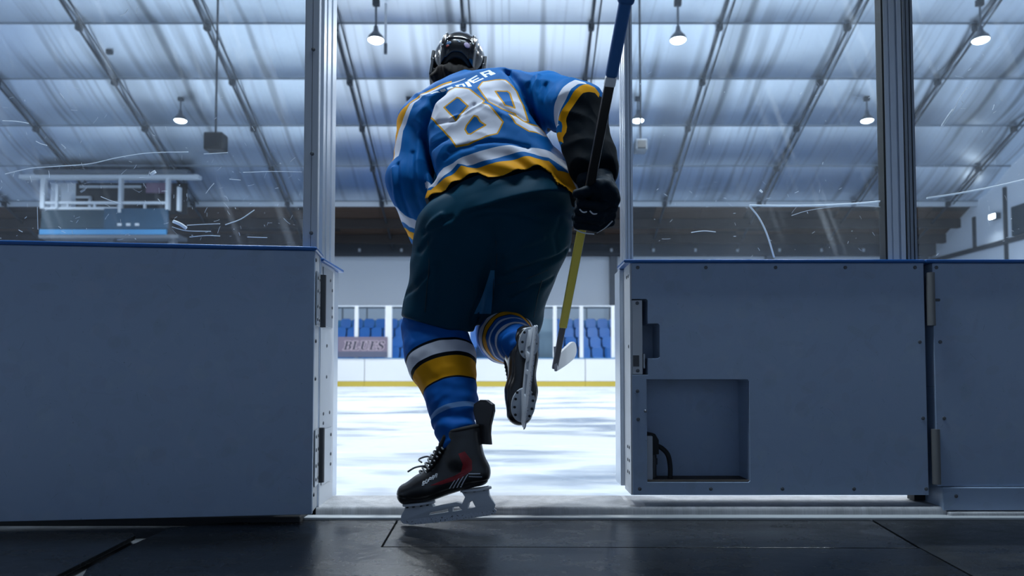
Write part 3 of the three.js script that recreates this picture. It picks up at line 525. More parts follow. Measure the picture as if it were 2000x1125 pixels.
// fixed boards behind the open gate, with the jamb of the gateway
{ const xj = -0.715, t = thing('gate_jamb', 'fixed board behind the open gate ending in a pale hinge jamb', 'rink boards', [xj, 0, -BD]);
  const ly = (py) => at(640, py, 2.78).y, y1 = ly(521), y0 = 0.03;
  part('front_panel', planarUV(bx(-3.2, -0.002, y0, y1, -0.13, 0, 0.003), (p) => p.x, (p) => p.y), M.board, t);
  const e = part('end_plate', bx(-0.002, 0.004, y0, y1, -0.20, -0.0, 0.001), M.boardEdge, t); part('side_channel', bx(-0.06, 0.0, y0, y1, -0.285, -0.2, 0.004), M.alu, t, 'aluminium channel');
  part('cap_rail', bx(-3.2, 0.018, y1, y1 + 0.013, -0.3, 0.02, 0.005), M.blueCap, t, 'blue cap rail');
  for (const [a, b] of [[528, 640], [835, 940]]) { const h = part('hinge', bx(0.004, 0.008, ly(b), ly(a), -0.16, -0.02, 0.001), M.steel, e, 'steel hinge plate'); h.userData.label = 'steel hinge plate'; }
  for (const [py, z] of [[548, -0.12], [566, -0.15], [600, -0.15], [618, -0.15], [850, -0.15], [888, -0.15], [908, -0.15]]) screw(0.008, ly(py), z, e, M.screw, Math.PI / 2);
  for (const [py, z] of [[676, -0.09], [736, -0.09], [806, -0.05], [806, -0.14], [824, -0.05]]) screw(0.004, ly(py), z, e, M.screw, Math.PI / 2);
  part('glass_post', aluPost(0.06, 0.19, TOP - y1 - 0.013).translate(-0.062, y1 + 0.013, -0.03), M.alu, t, 'grooved aluminium post');
}
// threshold: kerb and lip
{ const x0 = at(618, 990, 2.66).x, x1 = at(1846, 990, BD).x, t = thing('threshold_sill', 'worn grey sill across the gateway with a rounded nose', 'sill', [0, 0, -2.66]);
  const prof = new THREE.Shape(); prof.moveTo(2.652, -0.02); prof.lineTo(2.652, 0.020); prof.quadraticCurveTo(2.653, 0.035, 2.668, 0.036); prof.lineTo(2.885, 0.038); prof.lineTo(2.9, 0.03); prof.lineTo(2.9, -0.02); prof.closePath();
  wpart('sill', planarUV(new THREE.ExtrudeGeometry(prof, { depth: x1 - x0, bevelEnabled: false, curveSegments: 8 }).rotateY(Math.PI / 2).translate(x0, 0, 0), (p) => p.x, (p) => p.z), M.concrete, t);
  wpart('lip', planarUV(bx(x0 - 0.03, 4.2, -0.02, 0.008, -2.654, -2.602, 0.003), (p) => p.x + 0.4, (p) => p.z + p.y), std(C(0.55, 0.57, 0.58), 0.6, 0, { bumpMap: concreteMap, bumpScale: 0.002 }), t, 'pale lip of the sill');
  wpart('side_kerb', planarUV(bx(-4.2, x0 - 0.03, -0.02, 0.02, -2.9, -2.56, 0.006), (p) => p.x, (p) => p.z), std(C(0.05, 0.055, 0.06), 0.8), t);
  wpart('side_kerb', planarUV(bx(x1, 4.2, -0.02, 0.02, -2.9, -2.632, 0.006), (p) => p.x, (p) => p.z), M.concrete, t);
}
// rubber mats
const mats = [
  ['rubber_mat', 'black rubber mat lying across the gateway under the skate', [[783, 1008.5], [748, 1067.5], [1792, 1070], [1688, 1008.5]], M.mat, 0],
  ['rubber_mat', 'wide black rubber mat along the front under the open gate', [[334, 1030], [250, 1067], [170, 1110], [60, 1300], [1960, 1300], [1905, 1130], [1797, 1071], [744, 1068.5], [779, 1008.5], [560, 1013]], M.mat, 0],
  ['rubber_mat', 'thick black rubber mat with a lifted corner in front of the open gate', [[-320, 1037], [258, 1040], [264, 1046], [98, 1130], [-60, 1220], [-400, 1220]], M.mat, 0.014],
  ['rubber_mat', 'scraped and whitened rubber mat below the hinged fixed board', [[1693, 1008.5], [1800, 1071], [1911, 1130], [1970, 1300], [3200, 1300], [2600, 1008.5]], M.worn, 0],
];
single('seam_shade', prism([[430, 1023], [310, 1082], [270, 1290], [3000, 1290], [2500, 1010]].map(([x, y]) => ground(x, y, -0.0132)), -0.0139, -0.0132), M.rubberBlack, 'thin black sheet added to darken the seams between the rubber mats', 'seam_shade');  // added black sheet, so the gaps between mats read as dark shade
for (const [name, label, pts, m, lift] of mats) { const g = prism(pts.map(([x, y]) => ground(x, y, lift)), lift - 0.013, lift, 0.0012); single(name, planarUV(g, (p) => p.x, (p) => p.z), m, label, 'mat', 'rubber floor mats'); }

// ------------------------------------------------------------------ the player
const J = {
  P0: at(975, 425, 2.68), C7: at(908, 168, 2.90), LS: at(828, 240, 2.86), RS: at(1060, 197, 2.79),
  LE: at(807, 360, 2.80), LW: at(836, 456, 2.98), RE: at(1127, 213, 2.55), RW: at(1161, 330, 2.43), RH: at(1158, 402, 2.37),
  LH: at(896, 450, 2.66), LK: at(850, 655, 2.70), RHip: at(1030, 450, 2.68), RK: at(982, 652, 2.84),
  LA: at(893, 855, 2.50), RA: at(1012, 672, 2.47), H: at(897, 125, 3.0),
};
const TA = J.C7.clone().sub(J.P0).normalize();               // torso: up the spine, to the right, out of the back
const TR = J.RS.clone().sub(J.LS); TR.addScaledVector(TA, -TR.dot(TA)).normalize();
const TN = TR.clone().cross(TA);
const torsoAxes = frame(J.P0, TR, TA, TN), TL = J.C7.distanceTo(J.P0);
const table = (rows) => (v) => { if (v <= rows[0][0]) return rows[0][1]; for (let i = 1; i < rows.length; i++) if (v <= rows[i][0]) { const t = (v - rows[i - 1][0]) / (rows[i][0] - rows[i - 1][0]); return lerp(rows[i - 1][1], rows[i][1], t * t * (3 - 2 * t)); } return rows[rows.length - 1][1]; };
const tWide = table([[-0.1, 0.315], [0, 0.300], [0.08, 0.288], [0.18, 0.256], [0.32, 0.240], [0.45, 0.235], [0.58, 0.20], [0.66, 0.12]]);
const tDeep = table([[-0.1, 0.225], [0, 0.215], [0.12, 0.19], [0.3, 0.185], [0.45, 0.17], [0.58, 0.13], [0.66, 0.09]]);
function torsoField(u, v, w, grow = 0) {
  const a = tWide(v) + grow, b = tDeep(v) + grow, w0 = 0.02 * Math.sin(clamp(v / 0.5, 0, 1) * Math.PI);
  const x = Math.abs(u - 0.024 * smooth(0.5, 0.15, v)) / a, y = Math.abs(w - w0) / b, k = Math.pow(Math.pow(x, 2.4) + Math.pow(y, 2.4), 1 / 2.4);
  return (k - 1) * Math.min(a, b) * lerp(1, a / b, clamp(x / (x + y + 1e-6), 0, 1) * 0.8);
}
const armBones = {
  left: [bone(J.LS, J.LE, 0.094, 0.092), bone(J.LE, J.LW, 0.092, 0.080)],
  right: [bone(J.RS, J.RE, 0.108, 0.092), bone(J.RE, J.RW, 0.092, 0.078)],
};
const yokeL = bone(J.LS.clone().addScaledVector(TA, 0.0), J.C7.clone().addScaledVector(TA, -0.06), 0.105, 0.10), yokeR = bone(J.RS, J.C7.clone().addScaledVector(TA, -0.06), 0.112, 0.10);
const HEM = [[-0.2919, 0.1514], [-0.2758, 0.1545], [-0.2289, 0.0864], [-0.2054, 0.0837], [-0.1706, 0.0666], [-0.1507, 0.0663], [-0.1122, 0.0741], [-0.0694, 0.0778], [-0.0211, 0.0794], [0.0119, 0.0401], [0.0533, 0.034], [0.0947, 0.0303], [0.1404, 0.0344], [0.1965, 0.0347], [0.2275, 0.0082], [0.2385, -0.0374], [0.2675, -0.0562], [0.2792, -0.084], [0.3108, -0.0997], [0.339, -0.0745]];
const CREASES = [[0.017, 0.034, [[-0.087, 0.5122], [-0.1218, 0.4907], [-0.1596, 0.4408], [-0.1926, 0.3826], [-0.1999, 0.2863], [-0.1916, 0.1631]]], [0.018, 0.028, [[0.1802, 0.5679], [0.211, 0.4422], [0.2285, 0.3598], [0.2504, 0.2814], [0.2743, 0.2405], [0.2876, 0.184]]], [0.01, 0.009, [[-0.1973, 0.2819], [-0.153, 0.2719], [-0.1037, 0.2676]]], [0.01, 0.01, [[-0.0992, 0.207], [-0.0297, 0.1978], [0.0457, 0.1872], [0.1242, 0.1596], [0.1729, 0.1337]]], [0.012, 0.008, [[0.0836, 0.3765], [0.1306, 0.3209], [0.1651, 0.2921], [0.2068, 0.2507], [0.2406, 0.2039]]], [0.012, -0.005, [[0.0601, 0.353], [0.1081, 0.3013], [0.1479, 0.2694]]], [0.01, 0.01, [[0.2435, 0.4443], [0.2385, 0.3784], [0.2176, 0.3294]]], [0.01, -0.01, [[0.2887, 0.4605], [0.2593, 0.3757], [0.2504, 0.3128]]], [0.01, 0.01, [[0.3018, 0.3706], [0.2777, 0.3035], [0.2696, 0.2519]]], [0.009, -0.01, [[-0.3428, 0.2909], [-0.3551, 0.2126], [-0.3699, 0.1826], [-0.3724, 0.1561]]], [0.008, 0.009, [[-0.3195, 0.3013], [-0.3323, 0.2005], [-0.3427, 0.1631], [-0.3434, 0.1409]]], [0.01, 0.008, [[-0.2548, 0.3269], [-0.2764, 0.2173], [-0.2947, 0.1569], [-0.3068, 0.139]]], [0.009, -0.007, [[-0.2125, 0.4028], [-0.2403, 0.3004], [-0.2597, 0.1852]]], [0.01, 0.009, [[-0.1229, 0.3635], [-0.0535, 0.329], [0.0252, 0.379]]], [0.008, -0.006, [[-0.0706, 0.3485], [-0.0065, 0.3442], [0.0619, 0.3642]]], [0.009, 0.007, [[-0.1247, 0.1909], [-0.0615, 0.1889], [-0.0129, 0.1828]]]];
const hemAt = (u) => { if (u <= HEM[0][0]) return HEM[0][1]; for (let i = 1; i < HEM.length; i++) if (u <= HEM[i][0]) return lerp(HEM[i - 1][1], HEM[i][1], (u - HEM[i - 1][0]) / (HEM[i][0] - HEM[i - 1][0])); return HEM.at(-1)[1]; };
function jerseyParts(x, y, z, trim = true) {
  const [u, v, w] = torsoAxes(x, y, z);
  let t = torsoField(u, v, w);
  t = smax(t, v - 0.60, 0.05);
  if (trim) t = smax(t, lerp(-0.03, hemAt(u), smooth(-0.05, 0.05, w)) - v, 0.006); else t = smax(t, -0.2 - v, 0.01);
  t = smin(t, Math.min(yokeL(x, y, z), yokeR(x, y, z)), 0.07);
  const l = smin(armBones.left[0](x, y, z), armBones.left[1](x, y, z), 0.05), r = smin(armBones.right[0](x, y, z), armBones.right[1](x, y, z), 0.04);
  return [t, l, r, u, v, w];
}
function creaseDepth(u, v) {                                 // folds of the cloth: [half width, depth (minus: ridge), points]
  let d = 0;
  for (const [w, h, pts] of CREASES) {
    let m = 1e9;
    for (let i = 1; i < pts.length; i++) { const ax = pts[i - 1][0], ay = pts[i - 1][1], bx0 = pts[i][0] - ax, by0 = pts[i][1] - ay, t = clamp(((u - ax) * bx0 + (v - ay) * by0) / (bx0 * bx0 + by0 * by0), 0, 1), e = Math.hypot(u - ax - bx0 * t, v - ay - by0 * t); if (e < m) m = e; }
    if (m < 3 * w) d += h * Math.exp(-m * m / (w * w));
  }
  return d;
}
function jerseyField(x, y, z, trim = true, folds = true) {
  const [t, l, r, u, v, w] = jerseyParts(x, y, z, false);
  let d = smin(smin(t, l, 0.006), r, 0.018), disp = 0;
  if (d > 0.06 || d < -0.06) { if (!trim) return d; folds = false; }
  if (folds) {
    const armness = smooth(-0.02, 0.04, t - Math.min(l, r));
    const hem = smooth(0.20, 0.04, v) * (1 - armness) * smooth(-0.06, 0.04, w);
    const diag = noise(u * 5 + v * 6.5, v * 3 - u * 1.2, w * 5);
    const rip = Math.sin(u * 70 + v * 45 + 3 * noise(u * 5, v * 4, 2));
    const gather = noise(x * 14 + 4, (y * 3 + z * 3), z * 12), fine = noise(u * 17 + v * 9, v * 12, w * 16);
    const ridged = 1 - Math.abs(noise(u * 8 + v * 5 + 3, v * 6 - u * 3, w * 4)) * 2.4;
    disp = -0.011 * diag * (1 - 0.4 * armness) - 0.0085 * hem * rip - 0.006 * armness * gather - 0.002 * fine - 0.006 * Math.max(0, ridged) * (1 - hem);
    if (w > -0.08) disp += creaseDepth(u, v) * smooth(-0.08, 0.0, w);
  }
  const cut = trim ? smax(t + disp, lerp(-0.03, hemAt(u), smooth(-0.05, 0.05, w)) - v, 0.003) : t + disp;
  return smin(smin(cut, l + disp, 0.006), r + disp, 0.018);
}
function bounds(points, pad) { const b = new THREE.Box3().setFromPoints(points); b.expandByScalar(pad); return [b.min, b.max]; }
const jerseyGeo = sdfMesh(jerseyField, ...bounds([J.P0, J.C7, J.LS, J.RS, J.LE, J.LW, J.RE, J.RW, J.P0.clone().addScaledVector(TR, 0.22), J.P0.clone().addScaledVector(TR, -0.22)], 0.16), 0.0065);

// cut the shell into back, front and sleeves, each with flat print coordinates in metres
function jerseyCut(which) {
  const p = jerseyGeo.attributes.position, n = jerseyGeo.attributes.normal, idx = jerseyGeo.index.array, P = [], N = [], U = [];
  for (let i = 0; i < idx.length; i += 3) {
    let cx = 0, cy = 0, cz = 0, nx = 0, ny = 0, nz = 0;
    for (let k = 0; k < 3; k++) { const j = idx[i + k]; cx += p.getX(j) / 3; cy += p.getY(j) / 3; cz += p.getZ(j) / 3; nx += n.getX(j); ny += n.getY(j); nz += n.getZ(j); }
    const [t, l, r, u, v] = jerseyParts(cx, cy, cz);
    const kind = l < t - 0.004 && l < r && u < -0.12 ? 'left' : r < t + 0.002 && u > 0.1 ? 'right' : 'torso';
    if (kind !== which) continue;
    const back = nx * TN.x + ny * TN.y + nz * TN.z > (kind === 'torso' ? -0.15 : -0.3) * Math.hypot(nx, ny, nz);
    for (let k = 0; k < 3; k++) { const j = idx[i + k], q = torsoAxes(p.getX(j), p.getY(j), p.getZ(j)); P.push(p.getX(j), p.getY(j), p.getZ(j)); N.push(n.getX(j), n.getY(j), n.getZ(j)); U.push((q[0] + 0.5) / 2 + (back ? 0 : 0.5), q[1] + 0.25); }
  }
  const g = new THREE.BufferGeometry(); g.setAttribute('position', new THREE.Float32BufferAttribute(P, 3)); g.setAttribute('normal', new THREE.Float32BufferAttribute(N, 3)); g.setAttribute('uv', new THREE.Float32BufferAttribute(U, 2)); return g;
}
// print: canvas of 2 x 1 m, back half and front half; u, v in metres from the pelvis
const COL = { blue: '#00599a', white: '#cdcfda', gold: '#d2910f', navy: '#030c14', yellowline: '#c98f1c' };
function jerseyPrint(paint) {
  const S = 1024, t = canvasMap(2 * S, S, (g) => {
    g.fillStyle = COL.blue; g.fillRect(0, 0, 2 * S, S);
    const X = (u) => (u + 0.5) * S, Y = (v) => S - (v + 0.25) * S;
    paint({ g, S, X, Y, poly(pts, color, stroke, w = 0) { g.beginPath(); pts.forEach(([u, v], i) => (i ? g.lineTo(X(u), Y(v)) : g.moveTo(X(u), Y(v)))); g.closePath(); if (color) { g.fillStyle = color; g.fill(); } if (stroke) { g.lineJoin = 'round'; g.lineWidth = w * S; g.strokeStyle = stroke; g.stroke(); } },
      band(line, w0, w1, color, dx = 0) { g.beginPath(); line.forEach(([u, v], i) => (i ? g.lineTo(X(u + dx), Y(v + w0)) : g.moveTo(X(u + dx), Y(v + w0)))); [...line].reverse().forEach(([u, v]) => g.lineTo(X(u + dx), Y(v + w1))); g.closePath(); g.fillStyle = color; g.fill(); } });
  });
  return t;
}
// outlines of the print, in metres across and up the back
const PRINT = {
  goldtop: [[-0.272, 0.1699], [-0.2566, 0.1714], [-0.2097, 0.111], [-0.1619, 0.1115], [-0.1206, 0.1105], [-0.0731, 0.1291], [-0.0517, 0.1155], [-0.0204, 0.1028], [0.0378, 0.0914], [0.1158, 0.0886], [0.1724, 0.0835], [0.2021, 0.0753], [0.2323, 0.0574], [0.2532, 0.0142], [0.2889, 0.0011], [0.3095, -0.0966], [0.3394, -0.1237]],
  whitebot: [[-0.272, 0.1699], [-0.2559, 0.1739], [-0.2171, 0.1346], [-0.1897, 0.1091], [-0.1708, 0.1188], [-0.1322, 0.1249], [-0.0842, 0.1417], [-0.0537, 0.1225], [-0.0132, 0.1187], [0.0384, 0.1091], [0.0856, 0.1138], [0.1585, 0.1081], [0.1883, 0.0998], [0.2185, 0.0801], [0.2348, 0.0702], [0.2591, 0.0406], [0.2854, 0.0114], [0.3052, -0.0809], [0.3446, -0.1116]],
  whitetop: [[-0.2643, 0.1884], [-0.2519, 0.1923], [-0.2386, 0.2078], [-0.1952, 0.1443], [-0.1764, 0.1467], [-0.1405, 0.16], [-0.0997, 0.1539], [-0.0554, 0.1586], [-0.0046, 0.1555], [0.0752, 0.1537], [0.1226, 0.1474], [0.1683, 0.137], [0.209, 0.1223], [0.223, 0.1155], [0.2485, 0.1056], [0.2692, 0.0885], [0.2924, 0.0883], [0.3046, -0.0379], [0.3114, -0.0683], [0.3479, -0.1029]],
  eight: [[-0.1467, 0.4246], [-0.1243, 0.4703], [-0.0877, 0.4939], [-0.057, 0.5073], [-0.027, 0.5128], [-0.0026, 0.4891], [0.0252, 0.4631], [0.0686, 0.3807], [0.0569, 0.3652], [0.0796, 0.3489], [0.1138, 0.2546], [0.0818, 0.2116], [0.0394, 0.2117], [-0.0275, 0.203], [-0.0744, 0.2122], [-0.0893, 0.2679], [-0.0945, 0.2768], [-0.1476, 0.416]],
  c1: [[-0.0853, 0.4197], [-0.0283, 0.4395], [-0.0201, 0.4316], [0.0035, 0.3804], [-0.0522, 0.3308]],
  c2: [[-0.0272, 0.2738], [-0.0181, 0.2885], [0.0174, 0.3153], [0.0283, 0.3081], [0.0334, 0.2867], [0.0496, 0.2648], [-0.0112, 0.242], [-0.0212, 0.2481]],
  nine: [[0.0575, 0.4613], [0.0794, 0.5004], [0.1281, 0.4968], [0.1655, 0.4844], [0.1935, 0.4278], [0.2024, 0.3465], [0.2028, 0.2653], [0.1872, 0.2645], [0.1656, 0.2924], [0.1631, 0.3016], [0.1184, 0.3299], [0.0795, 0.3795]],
  c3: [[0.1162, 0.432], [0.1589, 0.4284], [0.1665, 0.4177], [0.1686, 0.3278], [0.137, 0.3416]],
  tail: [[0.1419, 0.2989], [0.1652, 0.291], [0.1867, 0.2611], [0.2336, 0.2451], [0.2638, 0.2025], [0.2272, 0.1973], [0.1949, 0.204], [0.156, 0.2445]],
  Rq: [[0.0933, 0.5293], [0.1385, 0.5379], [0.1215, 0.5768], [0.076, 0.5694]],
  Eq: [[0.0442, 0.5035], [0.0877, 0.5232], [0.0625, 0.5606], [0.0229, 0.5469]],
  Iq: [[0.0223, 0.4836], [0.0366, 0.4819], [0.0265, 0.5386], [0.0116, 0.5364]],
  s1: [[-0.0278, 0.5302], [-0.0151, 0.5314], [-0.011, 0.507], [-0.0211, 0.513]],
  s5: [[-0.0028, 0.5288], [0.0067, 0.5301], [0.0136, 0.4946], [0.005, 0.4935]],
  s6: [[-0.0251, 0.5306], [0.0067, 0.5301], [0.0089, 0.5212], [-0.0223, 0.5212]],
  s2: [[-0.062, 0.5321], [-0.04, 0.5284], [-0.0335, 0.5155], [-0.0586, 0.5193]],
  s3: [[-0.0904, 0.5395], [-0.0691, 0.5353], [-0.0647, 0.5235], [-0.0871, 0.5313]],
  s4: [[-0.1328, 0.5452], [-0.0986, 0.5382], [-0.0894, 0.53], [-0.1235, 0.5342]],
  shgold: [[-0.2374, 0.5436], [-0.3003, 0.5358], [-0.3249, 0.4719], [-0.3566, 0.352], [-0.3397, 0.3513], [-0.3302, 0.4102], [-0.2923, 0.4669], [-0.2491, 0.5048], [-0.2183, 0.5419], [-0.1626, 0.5573], [-0.1147, 0.5588], [-0.0761, 0.5607], [-0.0381, 0.5608], [-0.0364, 0.5725], [-0.0742, 0.5701], [-0.1133, 0.5701], [-0.1613, 0.5686], [-0.2172, 0.5528]],
  shwhite: [[-0.2181, 0.5391], [-0.2491, 0.5048], [-0.2923, 0.4669], [-0.3302, 0.4102], [-0.3398, 0.3549], [-0.313, 0.345], [-0.2972, 0.3758], [-0.2727, 0.4448], [-0.2353, 0.4845], [-0.201, 0.5313], [-0.1634, 0.5479], [-0.1164, 0.5469], [-0.0781, 0.5449], [-0.0404, 0.5473], [-0.0385, 0.5595], [-0.0762, 0.5571], [-0.1151, 0.5575], [-0.1627, 0.5538]],
  collar: [[-0.1738, 0.5625], [-0.1134, 0.5589], [-0.0583, 0.5593], [0.0196, 0.5637], [0.0149, 0.5582], [-0.0563, 0.5492], [-0.1113, 0.5488], [-0.1747, 0.5494]],
  lcwhite: [[-0.4144, 0.213], [-0.3954, 0.2078], [-0.3687, 0.1632], [-0.3152, 0.1324], [-0.2626, -0.0006], [-0.3357, 0.1211], [-0.3433, 0.1254], [-0.365, 0.1404], [-0.3964, 0.1826], [-0.4096, 0.2005], [-0.4184, 0.2065]],
  lcgold: [[-0.4024, 0.1789], [-0.3996, 0.1745], [-0.3732, 0.1366], [-0.3567, 0.1241], [-0.3307, 0.1124], [-0.354, 0.1017], [-0.3746, 0.1216], [-0.3943, 0.1559]],
  rwhite: [[0.4016, 0.2807], [0.3737, 0.2733], [0.3498, 0.2578], [0.3164, 0.2254], [0.2833, 0.2082], [0.2818, 0.1991], [0.284, 0.2209], [0.2888, 0.1582], [0.3016, 0.1414], [0.2971, 0.1535], [0.3029, 0.1703], [0.3172, 0.179], [0.3457, 0.203], [0.3736, 0.231], [0.3998, 0.2449], [0.4312, 0.2425], [0.4282, 0.2563]],
  rgold: [[0.4345, 0.2426], [0.4031, 0.232], [0.3795, 0.216], [0.3534, 0.1939], [0.3237, 0.1766], [0.3042, 0.168], [0.3018, 0.1611], [0.3095, 0.1411], [0.3088, 0.1267], [0.3, 0.1106], [0.2821, 0.1466], [0.282, 0.1203], [0.2954, 0.0655], [0.299, 0.0882], [0.3143, 0.093], [0.3223, 0.1078], [0.3251, 0.1318], [0.3293, 0.1402], [0.3493, 0.1564], [0.375, 0.1764], [0.4068, 0.1981], [0.4269, 0.2023], [0.4492, 0.2039], [0.4577, 0.1904], [0.4659, 0.2095], [0.456, 0.2297]],
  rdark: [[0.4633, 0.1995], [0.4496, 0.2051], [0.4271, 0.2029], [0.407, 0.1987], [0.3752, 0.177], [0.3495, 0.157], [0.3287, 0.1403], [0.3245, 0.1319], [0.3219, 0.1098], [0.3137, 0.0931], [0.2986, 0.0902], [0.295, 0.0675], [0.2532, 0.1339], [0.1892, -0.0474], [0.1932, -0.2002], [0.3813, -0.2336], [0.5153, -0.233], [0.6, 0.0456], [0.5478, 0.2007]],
};
const stroked = (c, pts, w = 0.006) => c.poly(pts, COL.white, COL.yellowline, w);
const glyphs = { R: [[0, 0, 0.24, 1], [0, 0.8, 0.85, 1], [0, 0.4, 0.85, 0.58], [0.66, 0.45, 0.9, 0.95], [0.5, 0, 0.95, 0.44]], E: [[0, 0, 0.24, 1], [0, 0.8, 1, 1], [0, 0.4, 0.85, 0.6], [0, 0, 1, 0.2]], I: [[0, 0, 1, 1]] };
function letter(c, ch, [bl, br, tr, tl]) { const q = (s, t) => [lerp(lerp(bl[0], br[0], s), lerp(tl[0], tr[0], s), t), lerp(lerp(bl[1], br[1], s), lerp(tl[1], tr[1], s), t)]; for (const [a, b, d, e] of glyphs[ch]) c.poly([q(a, b), q(d, b), q(d, e), q(a, e)], '#eceef4'); }
const strip = (c, a, b, color) => c.poly([...a, ...[...b].reverse()], color);
const torsoPrint = jerseyPrint((c) => {
  strip(c, [[-0.5, PRINT.whitetop[0][1]], ...PRINT.whitetop, [0.5, PRINT.whitetop.at(-1)[1]]], [[-0.5, PRINT.whitebot[0][1]], ...PRINT.whitebot, [0.5, PRINT.whitebot.at(-1)[1]]], COL.white);
  strip(c, [[-0.5, PRINT.goldtop[0][1]], ...PRINT.goldtop, [0.5, PRINT.goldtop.at(-1)[1]]], [[-0.5, HEM[0][1] + 0.002], ...HEM.map(([u, v]) => [u, v + 0.002]), [0.5, HEM.at(-1)[1] + 0.002]], COL.gold);
  strip(c, [[-0.5, HEM[0][1] + 0.002], ...HEM.map(([u, v]) => [u, v + 0.002]), [0.5, HEM.at(-1)[1] + 0.002]], [[-0.5, -0.3], [0.5, -0.3]], '#050d15');  // shade below the hem, painted dark on the closed underside
  c.g.fillStyle = COL.white; c.g.fillRect(c.S, c.Y(0.10), c.S, 0.045 * c.S); c.g.fillStyle = COL.gold; c.g.fillRect(c.S, c.Y(0.04), c.S, 0.07 * c.S); c.g.fillStyle = '#04101c'; c.g.fillRect(c.S, c.Y(-0.14), c.S, 0.2 * c.S);
  stroked(c, PRINT.nine); stroked(c, PRINT.tail); c.poly(PRINT.c3, COL.blue, COL.yellowline, 0.006);
  stroked(c, PRINT.eight); c.poly(PRINT.c1, COL.blue, COL.yellowline, 0.006); c.poly(PRINT.c2, COL.blue, COL.yellowline, 0.006);
  letter(c, 'R', PRINT.Rq); letter(c, 'E', PRINT.Eq); letter(c, 'I', PRINT.Iq); for (const k of ['s1', 's2', 's3', 's4', 's5', 's6']) c.poly(PRINT[k], '#dfe6f0');
  c.poly(PRINT.shwhite, COL.white); c.poly(PRINT.shgold, COL.gold); c.poly(PRINT.collar, COL.white);
});
const leftPrint = jerseyPrint((c) => { c.poly(PRINT.shwhite, COL.white); c.poly(PRINT.shgold, COL.gold); c.poly(PRINT.lcwhite, COL.white); c.poly(PRINT.lcgold, COL.gold); });
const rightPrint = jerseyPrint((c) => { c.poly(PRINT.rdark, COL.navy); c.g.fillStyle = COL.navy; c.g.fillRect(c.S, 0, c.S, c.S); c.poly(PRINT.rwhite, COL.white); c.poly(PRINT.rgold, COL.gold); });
const fabric = (map, shine = 0.2) => phys({ color: 0xffffff, map, roughness: 0.66, specularIntensity: shine });
const player = thing('person', 'hockey player in blue and gold jersey striding through the gate, stick in hand', 'person', [J.LA.x, 0, J.LA.z]);
const jersey = wpart('jersey', jerseyCut('torso'), fabric(torsoPrint), player, 'blue jersey with white number 89 and gold hem stripe');
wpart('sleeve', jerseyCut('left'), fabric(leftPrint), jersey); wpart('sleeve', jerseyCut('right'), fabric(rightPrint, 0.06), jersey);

// padded hockey pants
const thigh = { l: bone(J.LH, J.LK, 0.150, 0.138), r: bone(J.RHip, J.RK, 0.158, 0.130) };
const dirL = J.LK.clone().sub(J.LH).normalize(), dirR = J.RK.clone().sub(J.RHip).normalize();
const hemL = J.LH.clone().lerp(J.LK, 0.90), hemR = J.RHip.clone().lerp(J.RK, 0.90);
const along = (p, d) => (x, y, z) => (x - p.x) * d.x + (y - p.y) * d.y + (z - p.z) * d.z;
const aL = along(hemL, dirL), aR = along(hemR, dirR);
const seatField = ellipsoid(at(965, 455, 2.68), 0.272, 0.19, 0.195);
function pantsBase(x, y, z) {
  let l = thigh.l(x, y, z), r = thigh.r(x, y, z);
  l = smax(l, aL(x, y, z), 0.012); r = smax(r, aR(x, y, z), 0.012);
  let d = smin(l, r, 0.02); d = smin(d, smax(seatField(x, y, z), torsoAxes(x, y, z)[1] - 0.02, 0.02), 0.06);
  const [u, v, w] = torsoAxes(x, y, z); return smin(d, smax(torsoField(u, v, w, -0.02), Math.max(v - 0.20, -0.06 - v), 0.01), 0.03);
}
const hit = (px, py, f, d0 = 2.0) => { let d = d0; for (let i = 0; i < 120; i++) { const p = at(px, py, d), s = f(p.x, p.y, p.z); d += clamp(s, -0.02, 0.05); if (Math.abs(s) < 1e-4) break; } return at(px, py, d); };
const pantsCreases = [[0.024, 0.030, [[972, 440], [980, 470], [972, 495], [963, 530], [945, 572], [926, 618]]], [0.013, 0.013, [[966, 549], [1010, 529], [1058, 515], [1105, 491]]], [0.012, -0.009, [[985, 500], [1020, 478], [1060, 466]]], [0.012, 0.010, [[1000, 585], [1040, 560], [1078, 545]]],
  [0.010, -0.008, [[833, 448], [846, 432], [862, 420]]], [0.010, 0.010, [[826, 455], [850, 440], [880, 425]]], [0.012, 0.008, [[800, 510], [822, 490], [838, 465]]], [0.011, 0.008, [[792, 575], [812, 560], [835, 535]]], [0.012, 0.007, [[905, 420], [950, 410], [1010, 415], [1060, 430]]], [0.010, 0.007, [[1095, 430], [1085, 460], [1090, 490]]], [0.014, 0.008, [[855, 520], [860, 570], [850, 610]]]]
  .map(([w, h, pts]) => [w, h, pts.map(([a, b]) => hit(a, b, pantsBase))]);
function pantsField(x, y, z) {
  let d = pantsBase(x, y, z);
  if (Math.abs(d) > 0.05) return d;
  for (const [w, h, pts] of pantsCreases) { let m = 9; for (let i = 1; i < pts.length; i++) { const a = pts[i - 1], b = pts[i], ex = b.x - a.x, ey = b.y - a.y, ez = b.z - a.z, t = clamp(((x - a.x) * ex + (y - a.y) * ey + (z - a.z) * ez) / (ex * ex + ey * ey + ez * ez), 0, 1), e = Math.hypot(x - a.x - ex * t, y - a.y - ey * t, z - a.z - ez * t); if (e < m) m = e; } if (m < 3 * w) d += h * Math.exp(-m * m / (w * w)); }
  return d - 0.010 * noise(x * 6 + y * 5, y * 4 - x * 3, z * 6) - 0.005 * noise(x * 15 - y * 9, y * 11, z * 14);
}
const M2 = {};
M2.pants = phys({ color: C(0.004, 0.040, 0.072), roughness: 0.55, specularIntensity: 0.1 });
